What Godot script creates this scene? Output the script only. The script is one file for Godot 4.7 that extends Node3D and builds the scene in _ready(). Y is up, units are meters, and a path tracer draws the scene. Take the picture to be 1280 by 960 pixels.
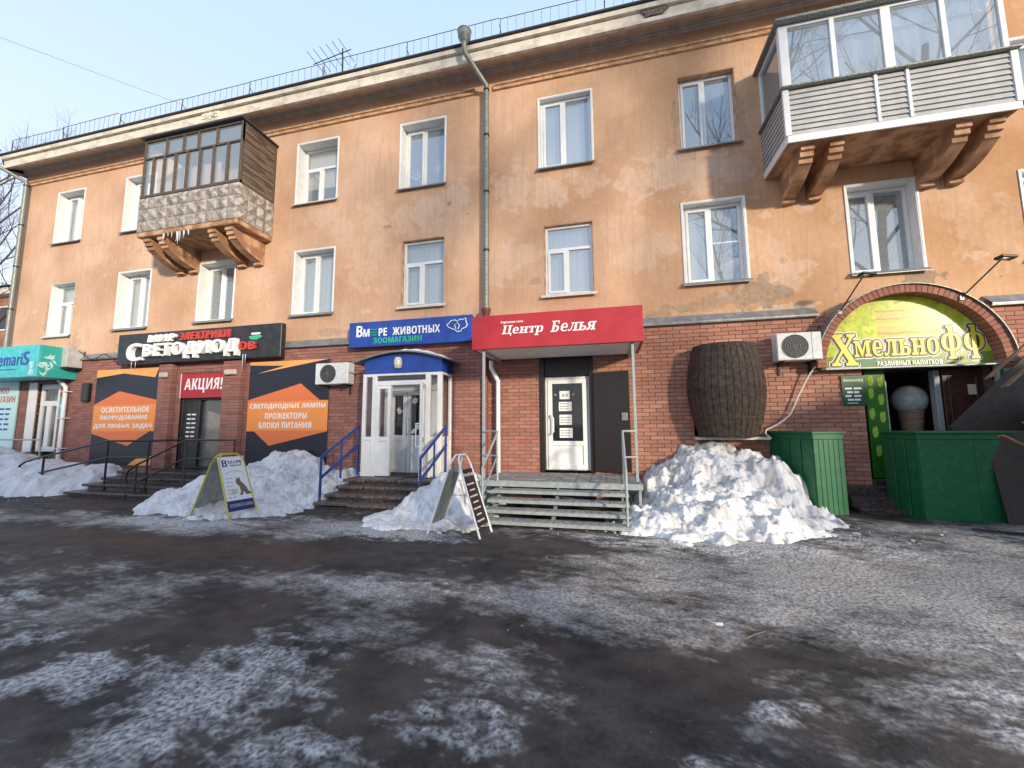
extends Node3D
# A three-storey plastered house with shops on its brick ground floor, late winter, low sun from the right.
# World: facade plaster plane z = 0, street towards +z, metres.

class MB:
	var v := PackedVector3Array()
	var n := PackedVector3Array()
	var c := PackedColorArray()
	var u := PackedVector2Array()
	var col := Color(1, 1, 1)
	func vert(p: Vector3, nn: Vector3, uv := Vector2.ZERO) -> void:
		v.append(p); n.append(nn); c.append(col); u.append(uv)
	func tri(a: Vector3, b: Vector3, d: Vector3) -> void:      # counter-clockwise seen from outside
		var nn := (b - a).cross(d - a).normalized()
		vert(a, nn); vert(d, nn); vert(b, nn)
	func quad(a: Vector3, b: Vector3, d: Vector3, e: Vector3) -> void:
		tri(a, b, d); tri(a, d, e)
	func quad_uv(a: Vector3, b: Vector3, d: Vector3, e: Vector3, r := Rect2(0, 0, 1, 1)) -> void:   # a bottom left, then counter-clockwise
		var nn := (b - a).cross(d - a).normalized()
		var ua := Vector2(r.position.x, r.end.y)
		var ub := r.end
		var ud := Vector2(r.end.x, r.position.y)
		var ue := r.position
		vert(a, nn, ua); vert(d, nn, ud); vert(b, nn, ub)
		vert(a, nn, ua); vert(e, nn, ue); vert(d, nn, ud)
	func poly(pts: Array, out: Vector3) -> void:
		var nn: Vector3 = (pts[1] - pts[0]).cross(pts[2] - pts[0])
		if nn.dot(out) < 0: pts.reverse()
		for i in range(1, pts.size() - 1): tri(pts[0], pts[i], pts[i + 1])
	func box(lo: Vector3, hi: Vector3, b := 0.0, R := Basis(), o := Vector3.ZERO) -> void:
		cbox((lo + hi) * 0.5, hi - lo, b, R, o)
	func cbox(ce: Vector3, s: Vector3, b := 0.0, R := Basis(), o := Vector3.ZERO) -> void:   # chamfered box, turned by R about o
		var h := s * 0.5
		var P := func(sx: float, sy: float, sz: float, ax: int) -> Vector3:
			var q := Vector3(sx * (h.x - b), sy * (h.y - b), sz * (h.z - b))
			var sg := [sx, sy, sz]
			q[ax] = sg[ax] * h[ax]
			return R * (ce + q - o) + o
		for ax in 3:
			var i := (ax + 1) % 3
			var j := (ax + 2) % 3
			for s0 in [-1.0, 1.0]:
				var pts := []
				for q in [[-1.0, -1.0], [1.0, -1.0], [1.0, 1.0], [-1.0, 1.0]]:
					var sg := [0.0, 0.0, 0.0]
					sg[ax] = s0; sg[i] = q[0]; sg[j] = q[1]
					pts.append(P.call(sg[0], sg[1], sg[2], ax))
				var out := Vector3.ZERO
				out[ax] = s0
				poly(pts, R * out)
		if b <= 0.0: return
		for ax in 3:
			var i := (ax + 1) % 3
			var j := (ax + 2) % 3
			for s1 in [-1.0, 1.0]:
				for s2 in [-1.0, 1.0]:
					var pts := []
					for q in [[-1.0, i], [1.0, i], [1.0, j], [-1.0, j]]:
						var sg := [0.0, 0.0, 0.0]
						sg[ax] = q[0]; sg[i] = s1; sg[j] = s2
						pts.append(P.call(sg[0], sg[1], sg[2], q[1]))
					var out := Vector3.ZERO
					out[i] = s1; out[j] = s2
					poly(pts, R * out)
		for sx in [-1.0, 1.0]:
			for sy in [-1.0, 1.0]:
				for sz in [-1.0, 1.0]:
					poly([P.call(sx, sy, sz, 0), P.call(sx, sy, sz, 1), P.call(sx, sy, sz, 2)], R * Vector3(sx, sy, sz))
	func tube(pts: Array, r0: float, r1 := -1.0, sides := 8, caps := true) -> void:
		if r1 < 0: r1 = r0
		var m := pts.size()
		var rings := []
		var ref := Vector3.UP
		for i in m:
			var d: Vector3
			if i == 0: d = pts[1] - pts[0]
			elif i == m - 1: d = pts[m - 1] - pts[m - 2]
			else: d = (pts[i + 1] - pts[i]).normalized() + (pts[i] - pts[i - 1]).normalized()
			d = d.normalized()
			if absf(d.dot(ref)) > 0.95: ref = Vector3.RIGHT if absf(d.x) < 0.8 else Vector3.FORWARD
			var a := d.cross(ref).normalized()
			var bb := d.cross(a)
			ref = a.cross(d)
			var r := lerpf(r0, r1, float(i) / (m - 1))
			var ring := []
			for k in sides:
				var t := TAU * k / sides
				var dir := a * cos(t) + bb * sin(t)
				ring.append([pts[i] + dir * r, dir])
			rings.append(ring)
		for i in m - 1:
			for k in sides:
				var k2 := (k + 1) % sides
				var A = rings[i][k]; var B = rings[i][k2]; var C = rings[i + 1][k2]; var D = rings[i + 1][k]
				vert(A[0], A[1]); vert(C[0], C[1]); vert(B[0], B[1])
				vert(A[0], A[1]); vert(D[0], D[1]); vert(C[0], C[1])
		if caps:
			for e in [0, m - 1]:
				var out: Vector3 = pts[0] - pts[1] if e == 0 else pts[m - 1] - pts[m - 2]
				var pp := []
				for k in sides: pp.append(rings[e][k][0])
				poly(pp, out)
	func lathe(prof: Array, o: Vector3, R := Basis(), segs := 20, a0 := 0.0, a1 := TAU) -> void:   # prof of (radius, height)
		for i in prof.size() - 1:
			var p: Vector2 = prof[i]
			var q: Vector2 = prof[i + 1]
			var sl := Vector2(q.y - p.y, -(q.x - p.x)).normalized()
			for k in segs:
				var t0 := lerpf(a0, a1, float(k) / segs)
				var t1 := lerpf(a0, a1, float(k + 1) / segs)
				var d0 := Vector3(cos(t0), 0, sin(t0))
				var d1 := Vector3(cos(t1), 0, sin(t1))
				var n0 := R * (d0 * sl.x + Vector3.UP * sl.y)
				var n1 := R * (d1 * sl.x + Vector3.UP * sl.y)
				var A := o + R * (d0 * p.x + Vector3.UP * p.y)
				var B := o + R * (d1 * p.x + Vector3.UP * p.y)
				var C := o + R * (d1 * q.x + Vector3.UP * q.y)
				var D := o + R * (d0 * q.x + Vector3.UP * q.y)
				vert(A, n0); vert(B, n1); vert(C, n1)
				vert(A, n0); vert(C, n1); vert(D, n0)
	func prism(p2: PackedVector2Array, z0: float, z1: float, T := Transform3D()) -> void:   # outline in xy, from z0 to z1
		var p := p2.duplicate()
		if Geometry2D.is_polygon_clockwise(p): p.reverse()
		var ids := Geometry2D.triangulate_polygon(p)
		for k in range(0, ids.size(), 3):
			var a := p[ids[k]]; var b := p[ids[k + 1]]; var d := p[ids[k + 2]]
			if (b - a).cross(d - a) < 0:
				var t := b
				b = d; d = t
			tri(T * Vector3(a.x, a.y, z1), T * Vector3(b.x, b.y, z1), T * Vector3(d.x, d.y, z1))
			tri(T * Vector3(a.x, a.y, z0), T * Vector3(d.x, d.y, z0), T * Vector3(b.x, b.y, z0))
		for i in p.size():
			var a := p[i]
			var b := p[(i + 1) % p.size()]
			quad(T * Vector3(a.x, a.y, z0), T * Vector3(b.x, b.y, z0), T * Vector3(b.x, b.y, z1), T * Vector3(a.x, a.y, z1))
	func mesh(off := Vector3.ZERO) -> ArrayMesh:
		var w := v
		if off != Vector3.ZERO:
			w = v.duplicate()
			for i in w.size(): w[i] -= off
		var arr := []
		arr.resize(Mesh.ARRAY_MAX)
		arr[Mesh.ARRAY_VERTEX] = w
		arr[Mesh.ARRAY_NORMAL] = n
		arr[Mesh.ARRAY_COLOR] = c
		arr[Mesh.ARRAY_TEX_UV] = u
		var am := ArrayMesh.new()
		am.add_surface_from_arrays(Mesh.PRIMITIVE_TRIANGLES, arr)
		return am

var M := {}
var counts := {}
var rng := RandomNumberGenerator.new()
var sans_bold: SystemFont
var sans: SystemFont
var serif_bold: SystemFont

func numbered(parent: Node, nm: String) -> String:
	var k := str(parent.get_instance_id()) + nm
	var i: int = counts.get(k, 0)
	counts[k] = i + 1
	return nm if i == 0 else "%s_%03d" % [nm, i]

func org(nd: Node) -> Vector3:
	var p := Vector3.ZERO
	while nd is Node3D and nd != self:
		p += nd.position
		nd = nd.get_parent()
	return p

func part(nm: String, mb: MB, m: Material, parent: Node = self, label := "") -> MeshInstance3D:
	var o := MeshInstance3D.new()
	o.name = numbered(parent, nm)
	o.mesh = mb.mesh(org(parent))
	o.material_override = m
	parent.add_child(o)
	if label: o.set_meta("label", label)
	return o

func thing(nm: String, label: String, category: String, at := Vector3.ZERO, group := "") -> Node3D:
	var o := Node3D.new()
	o.name = numbered(self, nm)
	add_child(o)
	o.position = at
	o.set_meta("label", label)
	o.set_meta("category", category)
	if group: o.set_meta("group", group)
	return o

func single(nm: String, mb: MB, m: Material, label: String, category: String, group := "") -> MeshInstance3D:
	var o := part(nm, mb, m)
	o.set_meta("label", label)
	o.set_meta("category", category)
	if group: o.set_meta("group", group)
	return o

func structure(nm: String, mb: MB, m: Material) -> MeshInstance3D:
	var o := part(nm, mb, m)
	o.set_meta("kind", "structure")
	return o

func bx(lo: Vector3, hi: Vector3, b := 0.0) -> MB:
	var mb := MB.new()
	mb.box(lo, hi, b)
	return mb

func tb(pts: Array, r: float, sides := 10, r1 := -1.0) -> MB:
	var mb := MB.new()
	mb.tube(pts, r, r1, sides)
	return mb

# ---------- materials

func lin(r: float, g: float, b: float) -> Color:
	return Color(r, g, b).linear_to_srgb()

func flat(r: float, g: float, b: float, rough := 0.7, metal := 0.0) -> StandardMaterial3D:
	var m := StandardMaterial3D.new()
	m.albedo_color = lin(r, g, b)
	m.roughness = rough
	m.metallic = metal
	return m

func tex_noise(a: Color, b: Color, seed_: int, freq: float, px := 256, oct := 4, lo := 0.3, hi := 0.7, stretch := 1.0) -> Array:
	# [albedo texture, relief texture]; a and b linear
	var fn := FastNoiseLite.new()
	fn.seed = seed_
	fn.noise_type = FastNoiseLite.TYPE_SIMPLEX_SMOOTH
	fn.frequency = freq
	fn.fractal_octaves = oct
	fn.fractal_gain = 0.6
	var im := fn.get_seamless_image(px, px)
	if stretch > 1.0:      # a grain that runs along u
		var small := fn.get_seamless_image(int(px / stretch), px)
		small.resize(px, px, Image.INTERPOLATE_CUBIC)
		im = small
	im.convert(Image.FORMAT_L8)
	var src := im.get_data()
	var d := PackedByteArray()
	d.resize(px * px * 3)
	var lut := PackedByteArray()
	lut.resize(768)
	for i in 256:
		var t := clampf((i / 255.0 - lo) / (hi - lo), 0, 1)
		var cc := a.lerp(b, t).linear_to_srgb()
		lut[i * 3] = clampi(int(cc.r * 255), 0, 255); lut[i * 3 + 1] = clampi(int(cc.g * 255), 0, 255); lut[i * 3 + 2] = clampi(int(cc.b * 255), 0, 255)
	for i in px * px:
		var k := src[i] * 3
		d[i * 3] = lut[k]; d[i * 3 + 1] = lut[k + 1]; d[i * 3 + 2] = lut[k + 2]
	var out := Image.create_from_data(px, px, false, Image.FORMAT_RGB8, d)
	return [ImageTexture.create_from_image(out), ImageTexture.create_from_image(im)]

func grainy(a: Color, b: Color, seed_: int, metres: float, rough := 0.7, relief := 0.0, metal := 0.0, freq := 0.02, lo := 0.3, hi := 0.7, stretch := 1.0) -> StandardMaterial3D:
	var t := tex_noise(a, b, seed_, freq, 256, 4, lo, hi, stretch)
	var m := StandardMaterial3D.new()
	m.albedo_texture = t[0]
	m.roughness = rough
	m.metallic = metal
	m.uv1_triplanar = true
	m.uv1_world_triplanar = true
	m.uv1_scale = Vector3.ONE / metres
	if relief > 0:
		m.heightmap_enabled = true
		m.heightmap_texture = t[1]
		m.heightmap_scale = relief
	return m

func vcol(rough := 0.8) -> StandardMaterial3D:
	var m := StandardMaterial3D.new()
	m.vertex_color_use_as_albedo = true
	m.roughness = rough
	return m

func glass(mirror := 0.15, tint := Color(0.75, 0.8, 0.82), alpha := 0.12) -> StandardMaterial3D:
	var m := StandardMaterial3D.new()
	m.transparency = BaseMaterial3D.TRANSPARENCY_ALPHA
	m.albedo_color = Color(tint.r, tint.g, tint.b, alpha)
	m.roughness = 0.015
	m.metallic = mirror
	m.metallic_specular = 1.0
	return m

func make_materials() -> void:
	M.vcol = vcol(0.85)
	M.brick = vcol(0.9)
	M.white = grainy(Color(0.71, 0.71, 0.69), Color(0.77, 0.77, 0.75), 11, 1.7, 0.4)
	M.reveal = grainy(Color(0.68, 0.67, 0.64), Color(0.75, 0.745, 0.72), 12, 1.9, 0.55)
	M.old_white = grainy(Color(0.52, 0.48, 0.4), Color(0.7, 0.68, 0.62), 13, 0.5, 0.6, 0.15)
	M.glass = glass(0.36)
	M.glass_sky = glass(0.52, Color(0.8, 0.84, 0.86), 0.15)
	M.glass_dark = glass(0.03, Color(0.2, 0.21, 0.21), 0.25)
	M.curtain = flat(0.5, 0.54, 0.57, 0.95)
	M.blind = flat(0.6, 0.55, 0.44, 0.9)
	M.pink = flat(0.55, 0.36, 0.32, 0.9)
	M.zinc = grainy(Color(0.24, 0.25, 0.25), Color(0.33, 0.34, 0.335), 21, 1.3, 0.5, 0.0, 0.5)
	M.pipe = grainy(Color(0.13, 0.14, 0.125), Color(0.3, 0.31, 0.28), 22, 0.35, 0.5, 0.05, 0.4, 0.03)
	M.red_pipe = grainy(Color(0.13, 0.025, 0.02), Color(0.2, 0.05, 0.035), 23, 0.4, 0.55)
	M.cornice = grainy(Color(0.5, 0.45, 0.37), Color(0.72, 0.66, 0.55), 24, 2.3, 0.9, 0.25, 0.0, 0.012, 0.25, 0.6)
	M.soffit = grainy(Color(0.42, 0.36, 0.29), Color(0.54, 0.47, 0.39), 25, 2.0, 0.9, 0.3)
	M.ochre = grainy(Color(0.42, 0.22, 0.11), Color(0.6, 0.41, 0.25), 26, 1.3, 0.9, 0.3, 0.0, 0.02)
	M.roof = flat(0.06, 0.06, 0.065, 0.6, 0.3)
	M.iron = flat(0.02, 0.02, 0.022, 0.5, 0.3)
	M.roof_iron = flat(0.09, 0.09, 0.095, 0.5, 0.4)
	M.rail_grey = grainy(Color(0.26, 0.29, 0.29), Color(0.4, 0.43, 0.42), 27, 0.3, 0.45, 0.0, 0.2, 0.03)
	M.rail_blue = grainy(Color(0.014, 0.045, 0.19), Color(0.03, 0.085, 0.3), 28, 0.3, 0.4, 0.0, 0.0, 0.03)
	M.rail_black = flat(0.022, 0.022, 0.025, 0.42, 0.2)
	M.rail_brown = flat(0.05, 0.035, 0.03, 0.5, 0.1)
	M.stair_metal = grainy(Color(0.24, 0.285, 0.275), Color(0.32, 0.36, 0.345), 29, 0.9, 0.55, 0.05, 0.1, 0.03)
	M.paving = grainy(Color(0.16, 0.15, 0.14), Color(0.32, 0.3, 0.28), 30, 0.8, 0.85, 0.2, 0.0, 0.03)
	M.wet_step = grainy(Color(0.03, 0.022, 0.02), Color(0.09, 0.065, 0.058), 31, 0.7, 0.3, 0.25, 0.0, 0.03)
	M.brown_step = grainy(Color(0.07, 0.035, 0.024), Color(0.2, 0.17, 0.15), 32, 0.6, 0.5, 0.3, 0.0, 0.03, 0.35, 0.8)
	M.dark = flat(0.05, 0.045, 0.042, 0.7)
	M.hall = grainy(Color(0.3, 0.28, 0.25), Color(0.38, 0.36, 0.32), 51, 1.4, 0.8)
	M.hall_brown = grainy(Color(0.2, 0.1, 0.07), Color(0.28, 0.15, 0.1), 52, 1.2, 0.8)
	M.door_brown = flat(0.022, 0.014, 0.012, 0.38, 0.1)
	M.door_red = grainy(Color(0.05, 0.016, 0.012), Color(0.085, 0.028, 0.02), 33, 0.9, 0.45)
	M.sign_black = grainy(Color(0.012, 0.012, 0.014), Color(0.024, 0.024, 0.026), 55, 1.5, 0.45)
	M.letter_white = flat(0.78, 0.78, 0.77, 0.5)
	M.letter_red = flat(0.5, 0.06, 0.045, 0.5)
	M.orange = flat(0.82, 0.27, 0.055, 0.45)
	M.orange_light = flat(0.82, 0.36, 0.1, 0.45)
	M.orange_red = flat(0.72, 0.17, 0.045, 0.45)
	M.navy = flat(0.008, 0.009, 0.02, 0.4)
	M.sign_blue = grainy(Color(0.009, 0.046, 0.28), Color(0.012, 0.06, 0.33), 56, 2.0, 0.45)
	M.sign_red = grainy(Color(0.37, 0.014, 0.022), Color(0.41, 0.02, 0.03), 54, 2.5, 0.5)
	M.green_letter = flat(0.03, 0.42, 0.2, 0.5)
	M.teal = grainy(Color(0.03, 0.42, 0.4), Color(0.06, 0.5, 0.56), 34, 1.6, 0.4)
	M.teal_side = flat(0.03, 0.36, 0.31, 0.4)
	M.deep_blue = flat(0.02, 0.06, 0.3, 0.5)
	M.pale_print = flat(0.5, 0.72, 0.7, 0.5)
	M.green_box = grainy(Color(0.004, 0.1, 0.034), Color(0.035, 0.12, 0.062), 35, 1.1, 0.45, 0.05, 0.0, 0.02, 0.55, 1.0)
	M.barrel = grainy(Color(0.02, 0.013, 0.009), Color(0.085, 0.055, 0.036), 36, 0.9, 0.75, 0.25, 0.0, 0.03, 0.3, 0.75)
	M.hoop = grainy(Color(0.03, 0.02, 0.016), Color(0.1, 0.055, 0.035), 53, 0.3, 0.7, 0.0, 0.3)
	M.snow = vcol(0.95)
	var crumb := tex_noise(Color(0, 0, 0), Color(1, 1, 1), 97, 0.03, 256, 5)
	M.snow.heightmap_enabled = true
	M.snow.heightmap_texture = crumb[1]
	M.snow.heightmap_scale = 0.7
	M.snow.uv1_triplanar = true
	M.snow.uv1_world_triplanar = true
	M.snow.uv1_scale = Vector3.ONE / 0.55
	M.ice = flat(0.55, 0.62, 0.66, 0.15)
	M.yellow = grainy(Color(0.5, 0.42, 0.04), Color(0.62, 0.52, 0.08), 37, 0.3, 0.5)
	M.panel_grey = grainy(Color(0.26, 0.29, 0.28), Color(0.4, 0.42, 0.4), 38, 0.8, 0.5)
	M.maroon = flat(0.03, 0.008, 0.012, 0.4)
	M.wood_old = grainy(Color(0.075, 0.05, 0.035), Color(0.17, 0.12, 0.085), 39, 0.8, 0.8, 0.3, 0.0, 0.02, 0.3, 0.7, 8.0)
	M.wood_frame = grainy(Color(0.06, 0.042, 0.03), Color(0.12, 0.085, 0.06), 40, 0.6, 0.7, 0.2, 0.0, 0.03)
	M.tile_old = grainy(Color(0.19, 0.165, 0.14), Color(0.44, 0.4, 0.35), 41, 1.3, 0.8, 0.12, 0.0, 0.02)
	M.bracket = grainy(Color(0.3, 0.15, 0.08), Color(0.54, 0.33, 0.19), 42, 1.6, 0.9, 0.2, 0.0, 0.012)
	M.siding = grainy(Color(0.4, 0.395, 0.38), Color(0.47, 0.465, 0.44), 43, 1.8, 0.5)
	M.chipboard = grainy(Color(0.024, 0.015, 0.011), Color(0.04, 0.026, 0.019), 44, 0.9, 0.6, 0.1)
	M.batten = grainy(Color(0.16, 0.095, 0.055), Color(0.26, 0.165, 0.1), 45, 0.7, 0.75, 0.1, 0.0, 0.02, 0.3, 0.7, 8.0)
	M.bag = grainy(Color(0.05, 0.1, 0.4), Color(0.75, 0.77, 0.8), 46, 0.6, 0.4, 0.5, 0.0, 0.02, 0.28, 0.42)
	M.bark = grainy(Color(0.055, 0.042, 0.035), Color(0.11, 0.088, 0.075), 47, 0.6, 0.95, 1.0, 0.0, 0.03)
	M.twig = flat(0.07, 0.05, 0.042, 0.9)
	M.ac = grainy(Color(0.6, 0.6, 0.56), Color(0.7, 0.7, 0.67), 48, 0.7, 0.4)
	M.ac_dark = flat(0.03, 0.03, 0.03, 0.5)
	M.hose = flat(0.6, 0.58, 0.52, 0.5)
	M.cable = flat(0.03, 0.03, 0.03, 0.6)
	M.asphalt = grainy(Color(0.1, 0.1, 0.1), Color(0.4, 0.4, 0.41), 49, 6.0, 0.9, 0.5)
	M.far_brick = grainy(Color(0.3, 0.13, 0.075), Color(0.38, 0.17, 0.1), 50, 3.0, 0.9)
	M.far_roof = flat(0.2, 0.21, 0.23, 0.6)
	M.lamp_glass = flat(0.55, 0.53, 0.42, 0.3)

# ---------- lettering

func text_tris(txt: String, font: Font) -> PackedVector3Array:
	var t := TextMesh.new()
	t.text = txt
	t.font = font
	t.font_size = 16 if font == serif_bold else 64      # some serif glyphs only close at the small size
	t.pixel_size = 0.01
	t.depth = 0.1
	t.curve_step = 0.5 if font == serif_bold else 1.5
	var a := t.get_mesh_arrays()
	var vv: PackedVector3Array = a[Mesh.ARRAY_VERTEX]
	var ids: PackedInt32Array = a[Mesh.ARRAY_INDEX]
	var out := PackedVector3Array()
	if ids.size() == 0: return vv
	for i in ids: out.append(vv[i])
	return out

func letter_mb(txt: String, font: Font, r: Rect2, z0: float, z1: float, shear := 0.0, T := Transform3D()) -> MB:
	# the text stretched to the rectangle r (x, y of its lower left corner, width, height), standing from z0 to z1
	var p := text_tris(txt, font)
	var lo := Vector3(1e9, 1e9, 1e9)
	var hi := -lo
	for q in p:
		lo = lo.min(q); hi = hi.max(q)
	var mb := MB.new()
	for i in range(0, p.size(), 3):
		var w := []
		for k in 3:
			var q := (p[i + k] - lo) / (hi - lo)
			w.append(T * Vector3(r.position.x + q.x * r.size.x + (q.y - 0.4) * r.size.y * shear, r.position.y + q.y * r.size.y, lerpf(z0, z1, q.z)))
		mb.tri(w[0], w[2], w[1])
	return mb

func letters(parent: Node, txt: String, font: Font, r: Rect2, z0: float, z1: float, m: Material, shear := 0.0, T := Transform3D()) -> MeshInstance3D:
	return part("lettering", letter_mb(txt, font, r, z0, z1, shear, T), m, parent)

func print_bars(parent: Node, r: Rect2, z: float, m: Material, T: Transform3D, words: int, seed_: int) -> void:
	# a printed line too small to read: word-long dashes
	var g := RandomNumberGenerator.new()
	g.seed = seed_
	var mb := MB.new()
	var x := r.position.x
	var w := r.size.x / words
	for i in words:
		var l := w * g.randf_range(0.65, 0.9)
		mb.quad(T * Vector3(x, r.position.y, z), T * Vector3(x + l, r.position.y, z), T * Vector3(x + l, r.end.y, z), T * Vector3(x, r.end.y, z))
		x += w
	part("printed_line", mb, m, parent)

# ---------- the house

const WX0 := -19.3
const WX1 := 9.4
const WY0 := 3.6
const WY1 := 10.5
# windows: x0, x1, y0, y1, sashes ("two", "tee"), outer trim, reveal depth, curtain, pane
const WINS := [
	[-17.62, -16.42, 7.65, 9.42, "two", true, 0.24, "tulle", "glass"],
	[-14.59, -13.4, 7.68, 9.48, "two", true, 0.24, "tulle", "glass"],
	[-8.2, -6.92, 7.69, 9.47, "tee", true, 0.26, "blind", "glass"],
	[-5.03, -3.8, 7.66, 9.45, "two", true, 0.24, "ornament", "glass_sky"],
	[-1.39, -0.16, 7.63, 9.42, "two", true, 0.12, "tulle", "glass_sky"],
	[1.72, 2.88, 7.57, 9.3, "two", false, 0.14, "none", "glass_sky"],
	[7.4, 8.7, 7.5, 8.75, "two", true, 0.1, "tulle", "glass"],
	[-17.5, -16.4, 4.53, 6.28, "tee", false, 0.22, "tulle", "glass"],
	[-14.52, -13.25, 4.58, 6.36, "two", true, 0.26, "tulle", "glass"],
	[-11.38, -10.12, 4.6, 6.33, "two", true, 0.26, "none", "glass"],
	[-8.12, -6.9, 4.56, 6.33, "two", true, 0.2, "tulle", "glass"],
	[-4.94, -3.78, 4.54, 6.28, "tee", false, 0.1, "tulle", "glass"],
	[-1.32, -0.2, 4.53, 6.22, "tee", false, 0.08, "tulle", "glass_sky"],
	[1.69, 2.88, 4.54, 6.32, "two", true, 0.16, "half", "glass_sky"],
	[4.7, 5.84, 4.47, 6.26, "two", true, 0.2, "none", "glass_sky"],
	[7.42, 8.6, 4.5, 6.15, "two", true, 0.14, "tulle", "glass"],
]
# openings in the brick ground floor: x0, x1, y0, y1
const DOORS := [[-17.32, -16.35, 0.0, 3.0], [-11.6, -10.08, 0.0, 3.12], [-5.3, -3.7, 0.0, 2.75], [-1.45, -0.28, 0.0, 3.22], [1.68, 2.86, 1.37, 3.08], [4.62, 6.58, 0.0, 2.64]]

func cut_wall(mb: MB, x0: float, x1: float, y0: float, y1: float, holes: Array, z: float, uvr: Rect2) -> void:
	var xs := [x0, x1]
	var ys := [y0, y1]
	for h in holes:
		for k in [0, 1]:
			if h[k] > x0 and h[k] < x1 and not xs.has(h[k]): xs.append(h[k])
		for k in [2, 3]:
			if h[k] > y0 and h[k] < y1 and not ys.has(h[k]): ys.append(h[k])
	xs.sort(); ys.sort()
	for i in xs.size() - 1:
		for j in ys.size() - 1:
			var cx: float = (xs[i] + xs[i + 1]) * 0.5
			var cy: float = (ys[j] + ys[j + 1]) * 0.5
			var open := false
			for h in holes:
				if cx > h[0] and cx < h[1] and cy > h[2] and cy < h[3]: open = true
			if open: continue
			var r := Rect2((xs[i] - uvr.position.x) / uvr.size.x, 1.0 - (ys[j + 1] - uvr.position.y) / uvr.size.y, (xs[i + 1] - xs[i]) / uvr.size.x, (ys[j + 1] - ys[j]) / uvr.size.y)
			mb.quad_uv(Vector3(xs[i], ys[j], z), Vector3(xs[i + 1], ys[j], z), Vector3(xs[i + 1], ys[j + 1], z), Vector3(xs[i], ys[j + 1], z), r)

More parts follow.
